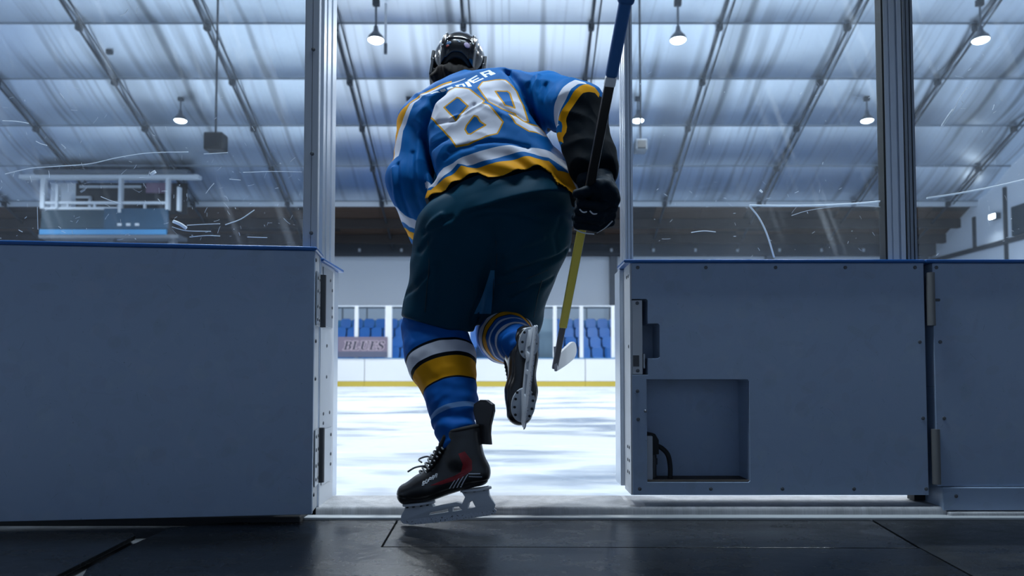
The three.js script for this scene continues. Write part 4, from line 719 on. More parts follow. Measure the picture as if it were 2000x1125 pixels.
const pants = wpart('hockey_pants', sdfMesh(pantsField, ...bounds([J.LH, J.LK, J.RHip, J.RK, J.P0, J.P0.clone().addScaledVector(TA, 0.1), J.P0.clone().addScaledVector(TR, 0.12), J.P0.clone().addScaledVector(TR, -0.12)], 0.2), 0.008), M2.pants, player, 'dark navy padded hockey pants');
{ // stitched panel seams and hem welts, set on the cloth
  const seam = (pts, r = 0.0018) => wpart('seam', tube(pts.map(([a, b]) => hit(a, b, pantsField)), r, 40, 5), std(C(0.006, 0.018, 0.028), 0.7), pants);
  seam([[968, 470], [970, 510], [964, 550], [962, 590], [960, 612]]); seam([[836, 470], [838, 520], [834, 560], [830, 610]]); seam([[1070, 527], [1040, 540], [1000, 552], [972, 556]]);
  seam([[1058, 548], [1050, 580], [1042, 620]]);
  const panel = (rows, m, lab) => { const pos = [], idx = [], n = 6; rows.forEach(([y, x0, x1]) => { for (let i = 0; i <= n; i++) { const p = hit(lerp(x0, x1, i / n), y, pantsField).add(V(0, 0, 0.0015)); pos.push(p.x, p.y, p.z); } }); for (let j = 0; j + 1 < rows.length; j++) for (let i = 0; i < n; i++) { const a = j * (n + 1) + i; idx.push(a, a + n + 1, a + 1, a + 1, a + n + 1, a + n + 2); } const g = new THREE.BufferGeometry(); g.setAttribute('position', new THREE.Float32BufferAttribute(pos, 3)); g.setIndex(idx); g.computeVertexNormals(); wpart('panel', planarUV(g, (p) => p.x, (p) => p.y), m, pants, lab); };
  panel([[528, 958, 966], [545, 953, 966], [560, 948, 965], [575, 943, 963], [590, 937, 961], [602, 931, 960], [613, 926, 959]], phys({ color: C(0.02, 0.15, 0.32), roughness: 0.5 }), 'lighter blue patch on the inner leg');  // lighter blue patch laid over the pants cloth
  const logo = new THREE.Shape(); [[0, 0], [0.003, 0.02], [0.010, 0.021], [0.013, 0.016], [0.010, 0.011], [0.014, 0], [0.010, 0], [0.007, 0.009], [0.004, 0.0085], [0.003, 0]].forEach(([a, b], i) => (i ? logo.lineTo(a, b) : logo.moveTo(a, b)));
  const p = hit(787, 583, pantsField); wpart('logo', new THREE.ExtrudeGeometry(logo, { depth: 0.002, bevelEnabled: false }).rotateY(-0.7).translate(p.x - 0.004, p.y, p.z + 0.001), M.whitePaint, pants, 'small white mark'); }

// socks over shin pads: rings printed along the shin
function sockGeo(k, a, rk, ra, seed, bow) {
  const dir = a.clone().sub(k), len = dir.length(); dir.normalize();
  const knee = bone(k.clone().addScaledVector(dir, -0.03), k.clone().addScaledVector(dir, 0.10), rk, rk * 0.97), shin = bone(k.clone().addScaledVector(dir, 0.08), a, rk * 0.93, ra), calf = bone(k.clone().addScaledVector(dir, len * 0.3).add(bow), k.clone().addScaledVector(dir, len * 0.65).add(bow), rk * 0.72, ra * 1.1);
  const f = (x, y, z) => { let d = smin(smin(knee(x, y, z), shin(x, y, z), 0.05), calf(x, y, z), 0.04); if (Math.abs(d) > 0.05) return d; const s = (x - k.x) * dir.x + (y - k.y) * dir.y + (z - k.z) * dir.z;
    const g = smooth(len * 0.62, len * 0.95, s); d -= 0.006 * noise(x * 10 + y * 6, y * 12, z * 10 + seed) + 0.003 * noise(x * 26, y * 30, z * 26 + seed) + 0.0028 * g * Math.sin(s * 130 + 4 * noise(x * 14, y * 8, z * 14)); return d; };
  const g = sdfMesh(f, ...bounds([k, a], rk + 0.05), 0.006);
  const ex = V(1, 0, 0).addScaledVector(dir, -dir.x).normalize(), ez = dir.clone().cross(ex);
  return [planarUV(g, (p) => 0.5 + Math.atan2((p.x - k.x) * ez.x + (p.y - k.y) * ez.y + (p.z - k.z) * ez.z, (p.x - k.x) * ex.x + (p.y - k.y) * ex.y + (p.z - k.z) * ex.z) / 6.2832, (p) => ((p.x - k.x) * dir.x + (p.y - k.y) * dir.y + (p.z - k.z) * dir.z + 0.2) / 0.8), f, dir];
}
const sockMap = (bands, tape) => canvasMap(512, 1024, (g, w, h) => { g.fillStyle = '#0b55a4'; g.fillRect(0, 0, w, h); for (const [a, b, c, tilt = 0] of bands) { g.fillStyle = c; const y = (s) => h - (s + 0.2) / 0.8 * h; g.fillRect(0, y(b), w, y(a) - y(b)); } });
const M3 = {};
const [sockL, sockLF] = sockGeo(J.LK, J.LA, 0.122, 0.066, 1, V(0.03, 0, 0.02)), [sockR, sockRF] = sockGeo(J.RK, J.RA, 0.104, 0.062, 5, V(0, 0, 0));
const sockMatL = fabric(sockMap([[0.095, 0.105, COL.navy], [0.105, 0.152, COL.white], [0.152, 0.166, COL.navy], [0.166, 0.240, COL.gold], [0.240, 0.246, COL.navy], [0.335, 0.352, '#6d93c4']]));
const sockMatR = fabric(sockMap([[0.125, 0.158, COL.white], [0.158, 0.166, COL.navy], [0.166, 0.20, COL.gold], [0.20, 0.206, COL.navy], [0.235, 0.258, '#b8cbe6'], [0.31, 0.33, COL.white]]));
const sl = wpart('sock', sockL, sockMatL, player, 'blue sock with white and gold bands on the standing leg'), sr = wpart('sock', sockR, sockMatR, player, 'blue sock with white and gold bands on the raised leg');

// skates, built with the toe along +x and the steel at y = 0
const skateMat = { boot: phys({ color: C(0.010, 0.010, 0.012), roughness: 0.28, clearcoat: 0.5, clearcoatRoughness: 0.25 }), soft: std(C(0.012, 0.012, 0.014), 0.75), holder: std(C(0.62, 0.66, 0.72), 0.5), steel: std(C(0.55, 0.58, 0.62), 0.22, 0.95), lace: std(C(0.16, 0.17, 0.18), 0.8), red: std(C(0.34, 0.012, 0.02), 0.3), print: std(C(0.75, 0.79, 0.85), 0.5), hole: M.black };
const steelWear = dataMap(256, (u, v) => { const n = wrapNoise(u, v, 40, 20, 3) + 0.6 * wrapNoise(u, v, 90, 90, 5); const s = n > 0.36 ? 0.3 : 0.82 + 0.1 * n; return [s, s * 1.02, s * 1.06]; }, true); steelWear.repeat.set(6, 6); skateMat.runner = std(0xffffff, 0.4, 0.25, { map: steelWear });
const bt = (a, b, ra, rb, zs = 1) => { const f = bone(V(a[0], a[1], 0), V(b[0], b[1], 0), ra, rb); return (x, y, z) => f(x, y, z / zs) * Math.min(1, zs); };
const bootBits = [bt([0.128, 0.098], [0.06, 0.110], 0.036, 0.046, 1.12), bt([0.07, 0.108], [-0.05, 0.128], 0.045, 0.046, 0.92), bt([-0.05, 0.13], [-0.098, 0.136], 0.046, 0.044, 0.82), bt([0.02, 0.135], [-0.06, 0.20], 0.042, 0.052, 0.82), bt([-0.10, 0.14], [-0.082, 0.20], 0.042, 0.046, 0.8), bt([-0.07, 0.20], [-0.078, 0.258], 0.052, 0.056, 0.86)];
function bootField(x, y, z) {
  let d = 1; for (const f of bootBits) d = smin(d, f(x, y, z), 0.022);
  const sole = lerp(0.066, 0.092, smooth(0.09, -0.10, x)); d = smax(d, sole - y, 0.008);
  d = smax(d, y - (0.272 - 0.25 * (x + 0.07) * (x > -0.07 ? -0.4 : 0.3)), 0.006);
  const inner = bone(V(-0.072, 0.23, 0), V(-0.085, 0.31, 0), 0.036, 0.05)(x, y, z / 0.86); d = smax(d, -inner, 0.008);
  const ank = Math.hypot((x + 0.055) / 0.03, (y - 0.175) / 0.032); d -= 0.004 * smooth(1.3, 0.2, ank);
  const rim = Math.abs(y - (sole + 0.016 + 0.25 * Math.max(0, x - 0.09))); d += 0.0016 * smooth(0.004, 0.0, rim);
  return d;
}
const bootGeo = sdfMesh(bootField, V(-0.17, 0.05, -0.075), V(0.19, 0.30, 0.075), 0.0042);
const holderShape = () => { const s = new THREE.Shape(); const pts = [[-0.140, 0.018], [-0.146, 0.032], [-0.132, 0.062], [-0.132, 0.088], [-0.052, 0.085], [-0.062, 0.066], [-0.048, 0.045], [-0.028, 0.052], [0.02, 0.049], [0.048, 0.046], [0.056, 0.064], [0.138, 0.064], [0.142, 0.052], [0.158, 0.032], [0.160, 0.018]]; pts.forEach(([a, b], i) => (i ? s.lineTo(a, b) : s.moveTo(a, b)));
  const h1 = new THREE.Path([[-0.09, 0.03], [-0.058, 0.028], [-0.066, 0.05], [-0.082, 0.056]].map((p) => new THREE.Vector2(...p))), h2 = new THREE.Path([[-0.046, 0.027], [-0.008, 0.025], [-0.012, 0.043], [-0.036, 0.043]].map((p) => new THREE.Vector2(...p))), h3 = new THREE.Path([[0.0, 0.025], [0.07, 0.024], [0.062, 0.036], [0.03, 0.038], [-0.002, 0.041]].map((p) => new THREE.Vector2(...p)));
  s.holes.push(h1, h2, h3); return s; };
const slim = (g) => { const p = g.attributes.position; for (let i = 0; i < p.count; i++) { const x = p.getX(i), y = p.getY(i); p.setZ(i, p.getZ(i) * lerp(1, 0.25, smooth(0.10, 0.165, x)) * lerp(1, 0.45, smooth(-0.11, -0.148, x)) * lerp(0.42, 1, smooth(0.016, 0.05, y))); } return toCreasedNormals(g, 0.6); };
const solePlate = (x0, x1, y, w, tilt) => { const s = new THREE.Shape(); s.absellipse((x0 + x1) / 2, 0, (x1 - x0) / 2, w, 0, Math.PI * 2); const g = new THREE.ExtrudeGeometry(s, { depth: 0.005, bevelEnabled: true, bevelSize: 0.002, bevelThickness: 0.0015, bevelSegments: 2, curveSegments: 20 }); return g.rotateX(-Math.PI / 2).rotateZ(tilt).translate(0, y, 0); };
function makeSkate(label, twist = 0, marked = []) {
  const g = new THREE.Group(); g.name = 'skate'; g.userData.label = label;
  const boot = part('boot', bootGeo, skateMat.boot, g);
  part('holder', slim(new THREE.ExtrudeGeometry(holderShape(), { depth: 0.018, bevelEnabled: true, bevelSize: 0.003, bevelThickness: 0.004, bevelSegments: 2 }).translate(0, 0, -0.009)), skateMat.holder, g, 'grey plastic blade holder');
  part('sole_plate', merge([solePlate(0.045, 0.148, 0.0605, 0.036, 0.02), solePlate(-0.142, -0.046, 0.0845, 0.030, 0.02)]), skateMat.holder, g);
  const rs = new THREE.Shape(); [[-0.150, 0.014], [-0.146, 0.006], [-0.125, 0.001], [-0.05, -0.0002], [0.06, -0.0002], [0.13, 0.002], [0.158, 0.010], [0.166, 0.022], [0.160, 0.024], [-0.142, 0.022]].forEach(([a, b], i) => (i ? rs.lineTo(a, b) : rs.moveTo(a, b)));
  part('runner', new THREE.ExtrudeGeometry(rs, { depth: 0.004, bevelEnabled: false }).translate(0, 0, -0.002), skateMat.runner, g, 'worn steel runner');
  const rivets = []; for (const [x, y, zz] of [[0.06, 0.0595, 0.029], [0.08, 0.0595, 0.032], [0.105, 0.0595, 0.032], [0.128, 0.0595, 0.026], [-0.125, 0.082, 0.022], [-0.095, 0.082, 0.025], [-0.065, 0.083, 0.023]]) for (const s of [-1, 1]) rivets.push(new THREE.CylinderGeometry(0.0042, 0.0042, 0.004, 8).translate(x, y - 0.001, s * zz * 0.86));
  for (const r of rivets) part('rivet', r, skateMat.hole, g);
  // tendon guard
  const ts = new THREE.Shape(); [[-0.024, 0], [0.024, 0], [0.020, 0.03], [0.022, 0.055], [0.035, 0.10], [0.033, 0.118], [0.012, 0.130], [-0.012, 0.130], [-0.033, 0.118], [-0.035, 0.10], [-0.022, 0.055], [-0.020, 0.03]].forEach(([a, b], i) => (i ? ts.lineTo(a, b) : ts.moveTo(a, b)));
  const tg = part('tendon_guard', new THREE.ExtrudeGeometry(ts, { depth: 0.008, bevelEnabled: true, bevelSize: 0.004, bevelThickness: 0.004, bevelSegments: 3 }).rotateY(-Math.PI / 2 + twist).rotateZ(0.16).translate(-0.138, 0.222, 0), skateMat.boot, g);
  for (const [a, b, cc, d] of [[0.10, 0.118, -0.010, 0.010], [0.06, 0.085, -0.006, 0.002]]) part('emblem', bx(cc, d, a, b, 0.012, 0.0135).rotateY(-Math.PI / 2 + twist).rotateZ(0.16).translate(-0.138, 0.222, 0), skateMat.print, tg);
  // tongue and laces
  part('tongue', sdfMesh((x, y, z) => { const c = bone(V(0.05, 0.150, 0), V(-0.028, 0.258, 0), 0.010, 0.012), e = c(x, y, z * 0.3); return smax(e * 0.6, Math.abs(z) - 0.038, 0.008); }, V(-0.07, 0.12, -0.05), V(0.08, 0.30, 0.05), 0.005), skateMat.soft, g);
  for (let i = 0; i < 8; i++) { const t = i / 7, x = lerp(0.070, -0.008, t), y = lerp(0.152, 0.228, t) + 0.004, w = lerp(0.022, 0.032, t); part('lace', tube([V(x - 0.012, y - 0.012, -w - 0.008), V(x + 0.006, y + 0.006, -w * 0.5), V(x + 0.009, y + 0.009, 0), V(x + 0.006, y + 0.006, w * 0.5), V(x - 0.012, y - 0.012, w + 0.008)], 0.0032, 14, 6), skateMat.lace, g); }
  part('lace_loop', merge([tube([V(0.03, 0.19, 0.01), V(0.06, 0.205, 0.03), V(0.085, 0.20, 0.02), V(0.07, 0.19, 0.0)], 0.003, 16, 6), tube([V(0.05, 0.178, 0.0), V(0.085, 0.178, -0.02), V(0.112, 0.168, -0.02)], 0.003, 12, 6)]), skateMat.lace, g);
  // lining, red flash and lettering on both sides
  part('collar', new THREE.TorusGeometry(0.047, 0.008, 10, 32).scale(1, 0.86, 1).rotateX(Math.PI / 2).rotateZ(-0.08).translate(-0.079, 0.272, 0), skateMat.soft, g);
  const surf = (x, y, s) => { let z = 0.09; for (let i = 0; i < 60; i++) { const d = bootField(x, y, s * z); z -= d * 0.8; if (Math.abs(d) < 1e-4) break; } return s * (z + 0.0007); };
  const skin = (name, pts2, m, lab) => { for (const s of marked) { const sh = new THREE.ShapeGeometry(new THREE.Shape(pts2.map((p) => new THREE.Vector2(...p)))); const nn = sh.index ? sh.toNonIndexed() : sh; const out = []; const q = nn.attributes.position;
      const put = (a, b, c2, lv) => { if (lv) { const ab = [(a[0] + b[0]) / 2, (a[1] + b[1]) / 2], bc = [(b[0] + c2[0]) / 2, (b[1] + c2[1]) / 2], ca = [(a[0] + c2[0]) / 2, (a[1] + c2[1]) / 2]; put(a, ab, ca, lv - 1); put(ab, b, bc, lv - 1); put(ca, bc, c2, lv - 1); put(ab, bc, ca, lv - 1); } else for (const v of s > 0 ? [a, b, c2] : [a, c2, b]) out.push(v[0], v[1], surf(v[0], v[1], s)); };
      for (let i = 0; i < q.count; i += 3) put(...[0, 1, 2].map((k) => [q.getX(i + k), q.getY(i + k)]), 3);
      const ge = new THREE.BufferGeometry(); ge.setAttribute('position', new THREE.Float32BufferAttribute(out, 3)); ge.computeVertexNormals(); planarUV(ge, (p) => p.x, (p) => p.y); part(name, ge, m, boot, lab); } };
  skin('flash', [[0.035, 0.118], [0.0, 0.127], [-0.045, 0.137], [-0.068, 0.146], [-0.078, 0.168], [-0.070, 0.202], [-0.09, 0.206], [-0.106, 0.175], [-0.102, 0.146], [-0.06, 0.125], [0.0, 0.116]], skateMat.red, 'dark red flash');
  for (let k = 0; k < 4; k++) skin('stripe', [[-0.02 - 0.012 * k, 0.100], [-0.044 - 0.014 * k, 0.124 + 0.004 * k], [-0.047 - 0.014 * k, 0.124 + 0.004 * k], [-0.024 - 0.012 * k, 0.100]], skateMat.print);
  skin('stripe', [[-0.09, 0.139], [-0.125, 0.134], [-0.125, 0.131], [-0.09, 0.136]], skateMat.print); skin('stripe', [[-0.09, 0.130], [-0.128, 0.123], [-0.128, 0.121], [-0.09, 0.128]], skateMat.print);
  // block letters, as worn as on the boot
  const glyph = { S: [[0, 0, 1, 0.22], [0, 0.4, 1, 0.6], [0, 0.8, 1, 1], [0, 0.5, 0.25, 0.9], [0.75, 0.1, 1, 0.5]], U: [[0, 0, 0.25, 1], [0.75, 0, 1, 1], [0, 0, 1, 0.22]], P: [[0, 0, 0.25, 1], [0, 0.8, 1, 1], [0, 0.4, 1, 0.6], [0.75, 0.45, 1, 0.95]], R: [[0, 0, 0.25, 1], [0, 0.8, 1, 1], [0, 0.42, 0.9, 0.6], [0.7, 0.5, 0.95, 0.95], [0.6, 0, 0.9, 0.45]], A: [[0, 0, 0.25, 1], [0.75, 0, 1, 1], [0, 0.8, 1, 1], [0, 0.4, 1, 0.55]] };
  const word = (text, x, y, sx, sy, dy) => [...text].forEach((ch, i) => { for (const [a, b, c2, d2] of glyph[ch]) { const X0 = x - (i * 1.35 + a) * sx, X1 = x - (i * 1.35 + c2) * sx, yy = y + dy * i, sk = 0.3 * sy; skin('lettering', [[X0 - b * sk, yy + b * sy], [X1 - b * sk, yy + b * sy], [X1 - d2 * sk, yy + d2 * sy], [X0 - d2 * sk, yy + d2 * sy]], skateMat.print); } });
  word('SUPRA', 0.060, 0.122, 0.0075, 0.0125, 0.0042);
  return g;
}
const skateL = makeSkate('black hockey skate planted on the mat, dark red flash', 1.2, [-1]);
{ const yaw = Math.PI - 0.22, toe = ground(795, 1026), q = new THREE.Quaternion().setFromEuler(new THREE.Euler(0, yaw, 0)).multiply(new THREE.Quaternion().setFromEuler(new THREE.Euler(0.04, 0, -0.16)));
  skateL.quaternion.copy(q); skateL.scale.setScalar(1.1); const tip = V(0.145, 0.004, 0).multiplyScalar(1.1).applyQuaternion(q); const lowest = Math.min(tip.y, V(0.1, 0, 0).applyQuaternion(q).y, V(0.158, 0.010, 0).applyQuaternion(q).y);
  skateL.position.set(toe.x - tip.x - player.position.x, -lowest * 1.1, toe.z - tip.z - player.position.z); player.add(skateL); }
const skateR = makeSkate('black hockey skate lifted behind, sole and blade showing');
{ const sole = V(0.22, -0.06, 0.97).normalize(), toeDir = V(-0.12, -1, -0.05); toeDir.addScaledVector(sole, -toeDir.dot(sole)).normalize(); const up = sole.clone().negate(), side = toeDir.clone().cross(up);
  skateR.quaternion.setFromRotationMatrix(new THREE.Matrix4().makeBasis(toeDir, up, side)); const heel = at(1050, 640, 2.30); skateR.scale.setScalar(1.08); const off = V(-0.142, 0.0, 0).multiplyScalar(1.08).applyQuaternion(skateR.quaternion); skateR.position.copy(heel.sub(off).sub(player.position)); player.add(skateR); }

// helmet, hair, head
const headUp = V(0.10, 0.93, -0.30).normalize(), headBack = V(0.04, 0.30, 0.95); headBack.addScaledVector(headUp, -headBack.dot(headUp)).normalize(); const headRight = headUp.clone().cross(headBack);
const headAxes = frame(J.H, headRight, headUp, headBack), headM = new THREE.Matrix4().makeBasis(headRight, headUp, headBack).setPosition(J.H);
const shellF = ellipsoid(V(0, 0.0, -0.01), 0.114, 0.122, 0.138), innerF = ellipsoid(V(0, -0.004, -0.01), 0.104, 0.112, 0.127);
function helmetField(x, y, z) {
  let d = shellF(x, y, z);
  const ridge = Math.abs(Math.abs(x) - (0.062 - 0.05 * Math.max(0, -y))); d -= 0.010 * smooth(0.015, 0.007, ridge) * smooth(-0.09, -0.05, y);
  const bump = smooth(0.055, 0.045, Math.abs(x)) * smooth(0.0, 0.02, z) * smooth(-0.005, 0.006, y - 0.02) ; d -= 0.004 * bump;
  d = smax(d, -innerF(x, y, z), 0.003);
  const rim = z > 0 ? lerp(-0.092, -0.040, smooth(0.10, 0.01, Math.abs(x))) : lerp(-0.092, 0.02, smooth(0.0, -0.12, z)); d = smax(d, rim - y, 0.004);
  for (const [vx, vy, vz] of [[0.03, 0.10, 0.07], [-0.03, 0.10, 0.07], [0.0, 0.118, 0.03]]) { const e = Math.hypot((x - vx) / 0.006, (y - vy) / 0.03, (z - vz) / 0.03); d = Math.max(d, (1 - e) * 0.006); }
  return d;
}
const inHead = (g) => g.applyMatrix4(headM);
const helmet = wpart('helmet', inHead(sdfMesh(helmetField, V(-0.13, -0.09, -0.17), V(0.13, 0.15, 0.15), 0.0042)), phys({ color: C(0.008, 0.010, 0.014), roughness: 0.22, clearcoat: 0.8, clearcoatRoughness: 0.12 }), player, 'glossy black hockey helmet');
{ const pr = (x, y, z) => { let k = 1.4; for (let i = 0; i < 60; i++) { const d = helmetField(x * k, y * k, z * k); k -= d * 4; if (Math.abs(d) < 2e-4) break; } return V(x * k, y * k, z * k); };
  const sticker = (x, y, rx, ry, m, lab, name = 'sticker') => { const c = pr(x, y, Math.sqrt(Math.max(0.001, 0.0155 - x * x - y * y))), n = c.clone().multiply(V(1 / 0.0117, 1 / 0.0156, 1 / 0.0182)).normalize(); const g = new THREE.SphereGeometry(1, 18, 10).scale(rx, ry, 0.0022); g.applyQuaternion(new THREE.Quaternion().setFromUnitVectors(V(0, 0, 1), n)).translate(c.x, c.y, c.z); wpart(name, inHead(g), m, helmet, lab); return c; };
  sticker(0.036, -0.006, 0.014, 0.013, std(C(0.38, 0.30, 0.46), 0.5), 'round lilac sticker'); sticker(-0.040, -0.004, 0.013, 0.009, std(C(0.05, 0.13, 0.26), 0.5), 'blue sticker'); sticker(-0.044, -0.016, 0.010, 0.006, std(C(0.32, 0.06, 0.05), 0.5), 'red sticker');
  for (const [x, y] of [[-0.003, 0.006], [0.004, 0.001]]) sticker(x, y, 0.005, 0.0028, M.whitePaint, 'small white mark', 'emblem');
  for (const [x, y] of [[-0.055, 0.06], [0.058, 0.062], [-0.072, -0.012], [0.078, -0.006], [-0.06, -0.012], [0.056, 0.006]]) sticker(x, y, 0.004, 0.004, M.steel, 'steel screw', 'screw');
  for (const s of [-1, 1]) { wpart('ear_guard', inHead(sdfMesh((x, y, z) => smax(rbox(x - s * 0.106, y + 0.062, z + 0.0, 0.007, 0.044, 0.046, 0.006), -rbox(x - s * 0.106, y + 0.066, z, 0.03, 0.022, 0.02, 0.01), 0.004), V(s * 0.106 - 0.03, -0.12, -0.06), V(s * 0.106 + 0.03, 0.02, 0.06), 0.005)), std(C(0.02, 0.024, 0.032), 0.25), helmet);
    wpart('side_bracket', inHead(bx(s * 0.110 - 0.006, s * 0.110 + 0.006, -0.03, 0.02, 0.0, 0.045, 0.004)), std(C(0.02, 0.022, 0.03), 0.3), helmet); }
  wpart('padding', inHead(sdfMesh((x, y, z) => smax(smax(ellipsoid(V(0, -0.004, -0.01), 0.105, 0.113, 0.128)(x, y, z), -ellipsoid(V(0, -0.01, -0.012), 0.092, 0.10, 0.114)(x, y, z), 0.003), (z > 0 ? lerp(-0.10, -0.055, smooth(0.092, 0.01, Math.abs(x))) : -0.03) - y, 0.004), V(-0.12, -0.1, -0.16), V(0.12, 0.13, 0.14), 0.006)), M.rubberBlack, helmet);
}
// body under the clothing: one continuous figure with head, face and neck
{ const hd = (x, y, z) => V(x, y, z).applyMatrix4(headM);
  const bits = [];
  const add = (a, b, ra, rb, k = 0.04) => bits.push([bone(a, b, ra, rb), k]);
  add(J.P0.clone().addScaledVector(TA, 0.02), J.P0.clone().addScaledVector(TA, 0.28), 0.14, 0.13); add(J.P0.clone().addScaledVector(TA, 0.30), J.C7.clone().addScaledVector(TA, -0.14), 0.135, 0.12);
  add(J.LS, J.RS, 0.055, 0.055); add(J.C7.clone().addScaledVector(TA, -0.06), hd(0, -0.07, 0.01), 0.06, 0.055);
  add(J.LS, J.LE, 0.05, 0.042); add(J.LE, J.LW, 0.042, 0.03); add(J.RS, J.RE, 0.05, 0.042); add(J.RE, J.RW, 0.042, 0.03); add(J.RW, J.RW.clone().lerp(J.RH, 0.4), 0.03, 0.026);
  add(J.LH, J.LK, 0.085, 0.058); add(J.LK, J.LA, 0.056, 0.038); add(J.RHip, J.RK, 0.085, 0.058); add(J.RK, J.RA, 0.055, 0.038);
  const bodyF = (x, y, z) => { let d = 1; for (const [f, k] of bits) d = smin(d, f(x, y, z), k); return d; };
  const headF = (x, y, z) => { let d = ellipsoid(V(0, 0, -0.012), 0.082, 0.108, 0.100)(x, y, z); d = smin(d, ellipsoid(V(0, -0.06, -0.045), 0.058, 0.062, 0.058)(x, y, z), 0.03); d = smin(d, bone(V(0, -0.05, 0.0), V(0, -0.13, 0.02), 0.056, 0.058)(x, y, z), 0.03);
    d = smin(d, bone(V(0, -0.005, -0.108), V(0, -0.042, -0.124), 0.009, 0.014)(x, y, z), 0.012); d = smin(d, bone(V(-0.02, -0.072, -0.100), V(0.02, -0.072, -0.100), 0.007, 0.007)(x, y, z), 0.008);
    for (const s of [-1, 1]) { d = smax(d, -ellipsoid(V(s * 0.032, -0.002, -0.112), 0.017, 0.010, 0.012)(x, y, z), 0.008); d = smin(d, ellipsoid(V(s * 0.032, -0.002, -0.098), 0.012, 0.010, 0.010)(x, y, z), 0.003); d = smin(d, ellipsoid(V(s * 0.084, -0.015, 0.005), 0.010, 0.032, 0.020)(x, y, z), 0.006); } return d; };
  const g1 = sdfMesh(bodyF, ...bounds(Object.values(J), 0.16), 0.012), g2 = inHead(sdfMesh(headF, V(-0.11, -0.2, -0.16), V(0.11, 0.12, 0.11), 0.005));
  const body = mergeGeometries([g1, g2]); wpart('body', body, phys({ color: C(0.50, 0.30, 0.22), roughness: 0.55 }), player);
  const hairF = (x, y, z) => { let d = ellipsoid(V(-0.006, -0.104, 0.036), 0.098, 0.056, 0.066)(x, y, z); d = smin(d, ellipsoid(V(0, -0.02, 0.0), 0.088, 0.07, 0.10)(x, y, z), 0.03); d = smin(d, bone(V(-0.075, -0.07, 0.03), V(-0.116, -0.078, 0.035), 0.020, 0.003)(x, y, z), 0.02); d = smin(d, bone(V(-0.07, -0.10, 0.05), V(-0.096, -0.122, 0.05), 0.018, 0.003)(x, y, z), 0.02);
    const a = x * 60 + 6 * noise(x * 12, y * 10, z * 12); d -= 0.005 * Math.sin(a + y * 30) * 0.6 + 0.010 * noise(x * 22, y * 10, z * 22) + 0.004 * noise(x * 70, y * 20, z * 60); return d; };
  wpart('hair', inHead(sdfMesh(hairF, V(-0.14, -0.16, -0.13), V(0.13, 0.08, 0.14), 0.0036)), phys({ color: C(0.012, 0.009, 0.008), roughness: 0.75, specularIntensity: 0.3 }), player, 'dark brown hair'); }

// stick
const SB = at(1085, 712, 2.80), ST = at(1225, -14, 1.95), SD = ST.clone().sub(SB).normalize(), SLEN = ST.distanceTo(SB);
const stickSide = V(1, 0, 0).addScaledVector(SD, -SD.x).normalize(), stickFace = stickSide.clone().cross(SD);
const stick = thing('hockey_stick', 'hockey stick with blue taped grip, black and yellow shaft and pale blade', 'hockey stick', [SB.x, SB.y, SB.z]);
{ const q = new THREE.Matrix4().makeBasis(stickSide, SD, stickFace), S = (g) => g.applyMatrix4(q);
  const yOf = (px) => { const y1 = 712, y0 = -14, w = (y1 - px) / (y1 - y0), iz = lerp(1 / 2.8, 1 / 1.95, w), d = 1 / iz; return (2.8 - d) / (2.8 - 1.95) * SLEN; };
  const shaft = (y0, y1, w, d, r = 0.005) => new RoundedBoxGeometry(w, y1 - y0, d, 3, r).translate(0, (y0 + y1) / 2, 0);
  part('shaft', S(shaft(yOf(445), yOf(160), 0.030, 0.021)), phys({ color: C(0.008, 0.009, 0.011), roughness: 0.3 }), stick, 'black shaft');
  part('lower_shaft', S(shaft(yOf(640), yOf(443), 0.0295, 0.0205)), std(C(0.86, 0.70, 0.12), 0.35), stick, 'yellow shaft');
  part('shaft_edge', S(bx(0.011, 0.0152, yOf(640), yOf(446), -0.0075, 0.0075)), M.whitePaint, stick);
  part('hosel', S(shaft(-0.02, yOf(636), 0.024, 0.016)), std(C(0.10, 0.11, 0.13), 0.4), stick, 'dark lower shaft');
  part('tape_ring', S(shaft(yOf(172), yOf(152), 0.0335, 0.0245, 0.006)), std(C(0.6, 0.63, 0.68), 0.6), stick, 'white tape ring');
  part('grip_tape', S(shaft(yOf(154), SLEN, 0.0365, 0.030, 0.011)), std(C(0.012, 0.10, 0.30), 0.65), stick, 'blue grip tape'); part('knob', S(shaft(SLEN - 0.03, SLEN + 0.012, 0.047, 0.040, 0.012)), std(C(0.010, 0.085, 0.26), 0.65), stick, 'blue tape knob');
  // blade: a curved paddle pointing to the right and away
  const heel = SB, tip = at(1122, 690, 3.02), bl = tip.clone().sub(heel), L = bl.length(), ex = bl.clone().normalize(), upv = V(-0.03, 1, 0.1); upv.addScaledVector(ex, -upv.dot(ex)).normalize(); const ez = ex.clone().cross(upv);
  const bs = new THREE.Shape(); bs.moveTo(-0.012, -0.022); bs.quadraticCurveTo(L * 0.6, -0.024, L * 0.88, -0.012); bs.quadraticCurveTo(L + 0.012, 0.0, L, 0.034); bs.quadraticCurveTo(L * 0.95, 0.056, L * 0.75, 0.054); bs.lineTo(0.03, 0.036); bs.lineTo(-0.004, 0.07); bs.closePath();
  const bg = new THREE.ExtrudeGeometry(bs, { depth: 0.008, bevelEnabled: true, bevelSize: 0.002, bevelThickness: 0.002, bevelSegments: 2, curveSegments: 10 });
  part('blade', bg.applyMatrix4(new THREE.Matrix4().makeBasis(ex, upv, ez)), std(C(0.66, 0.68, 0.70), 0.55), stick, 'pale taped blade'); }

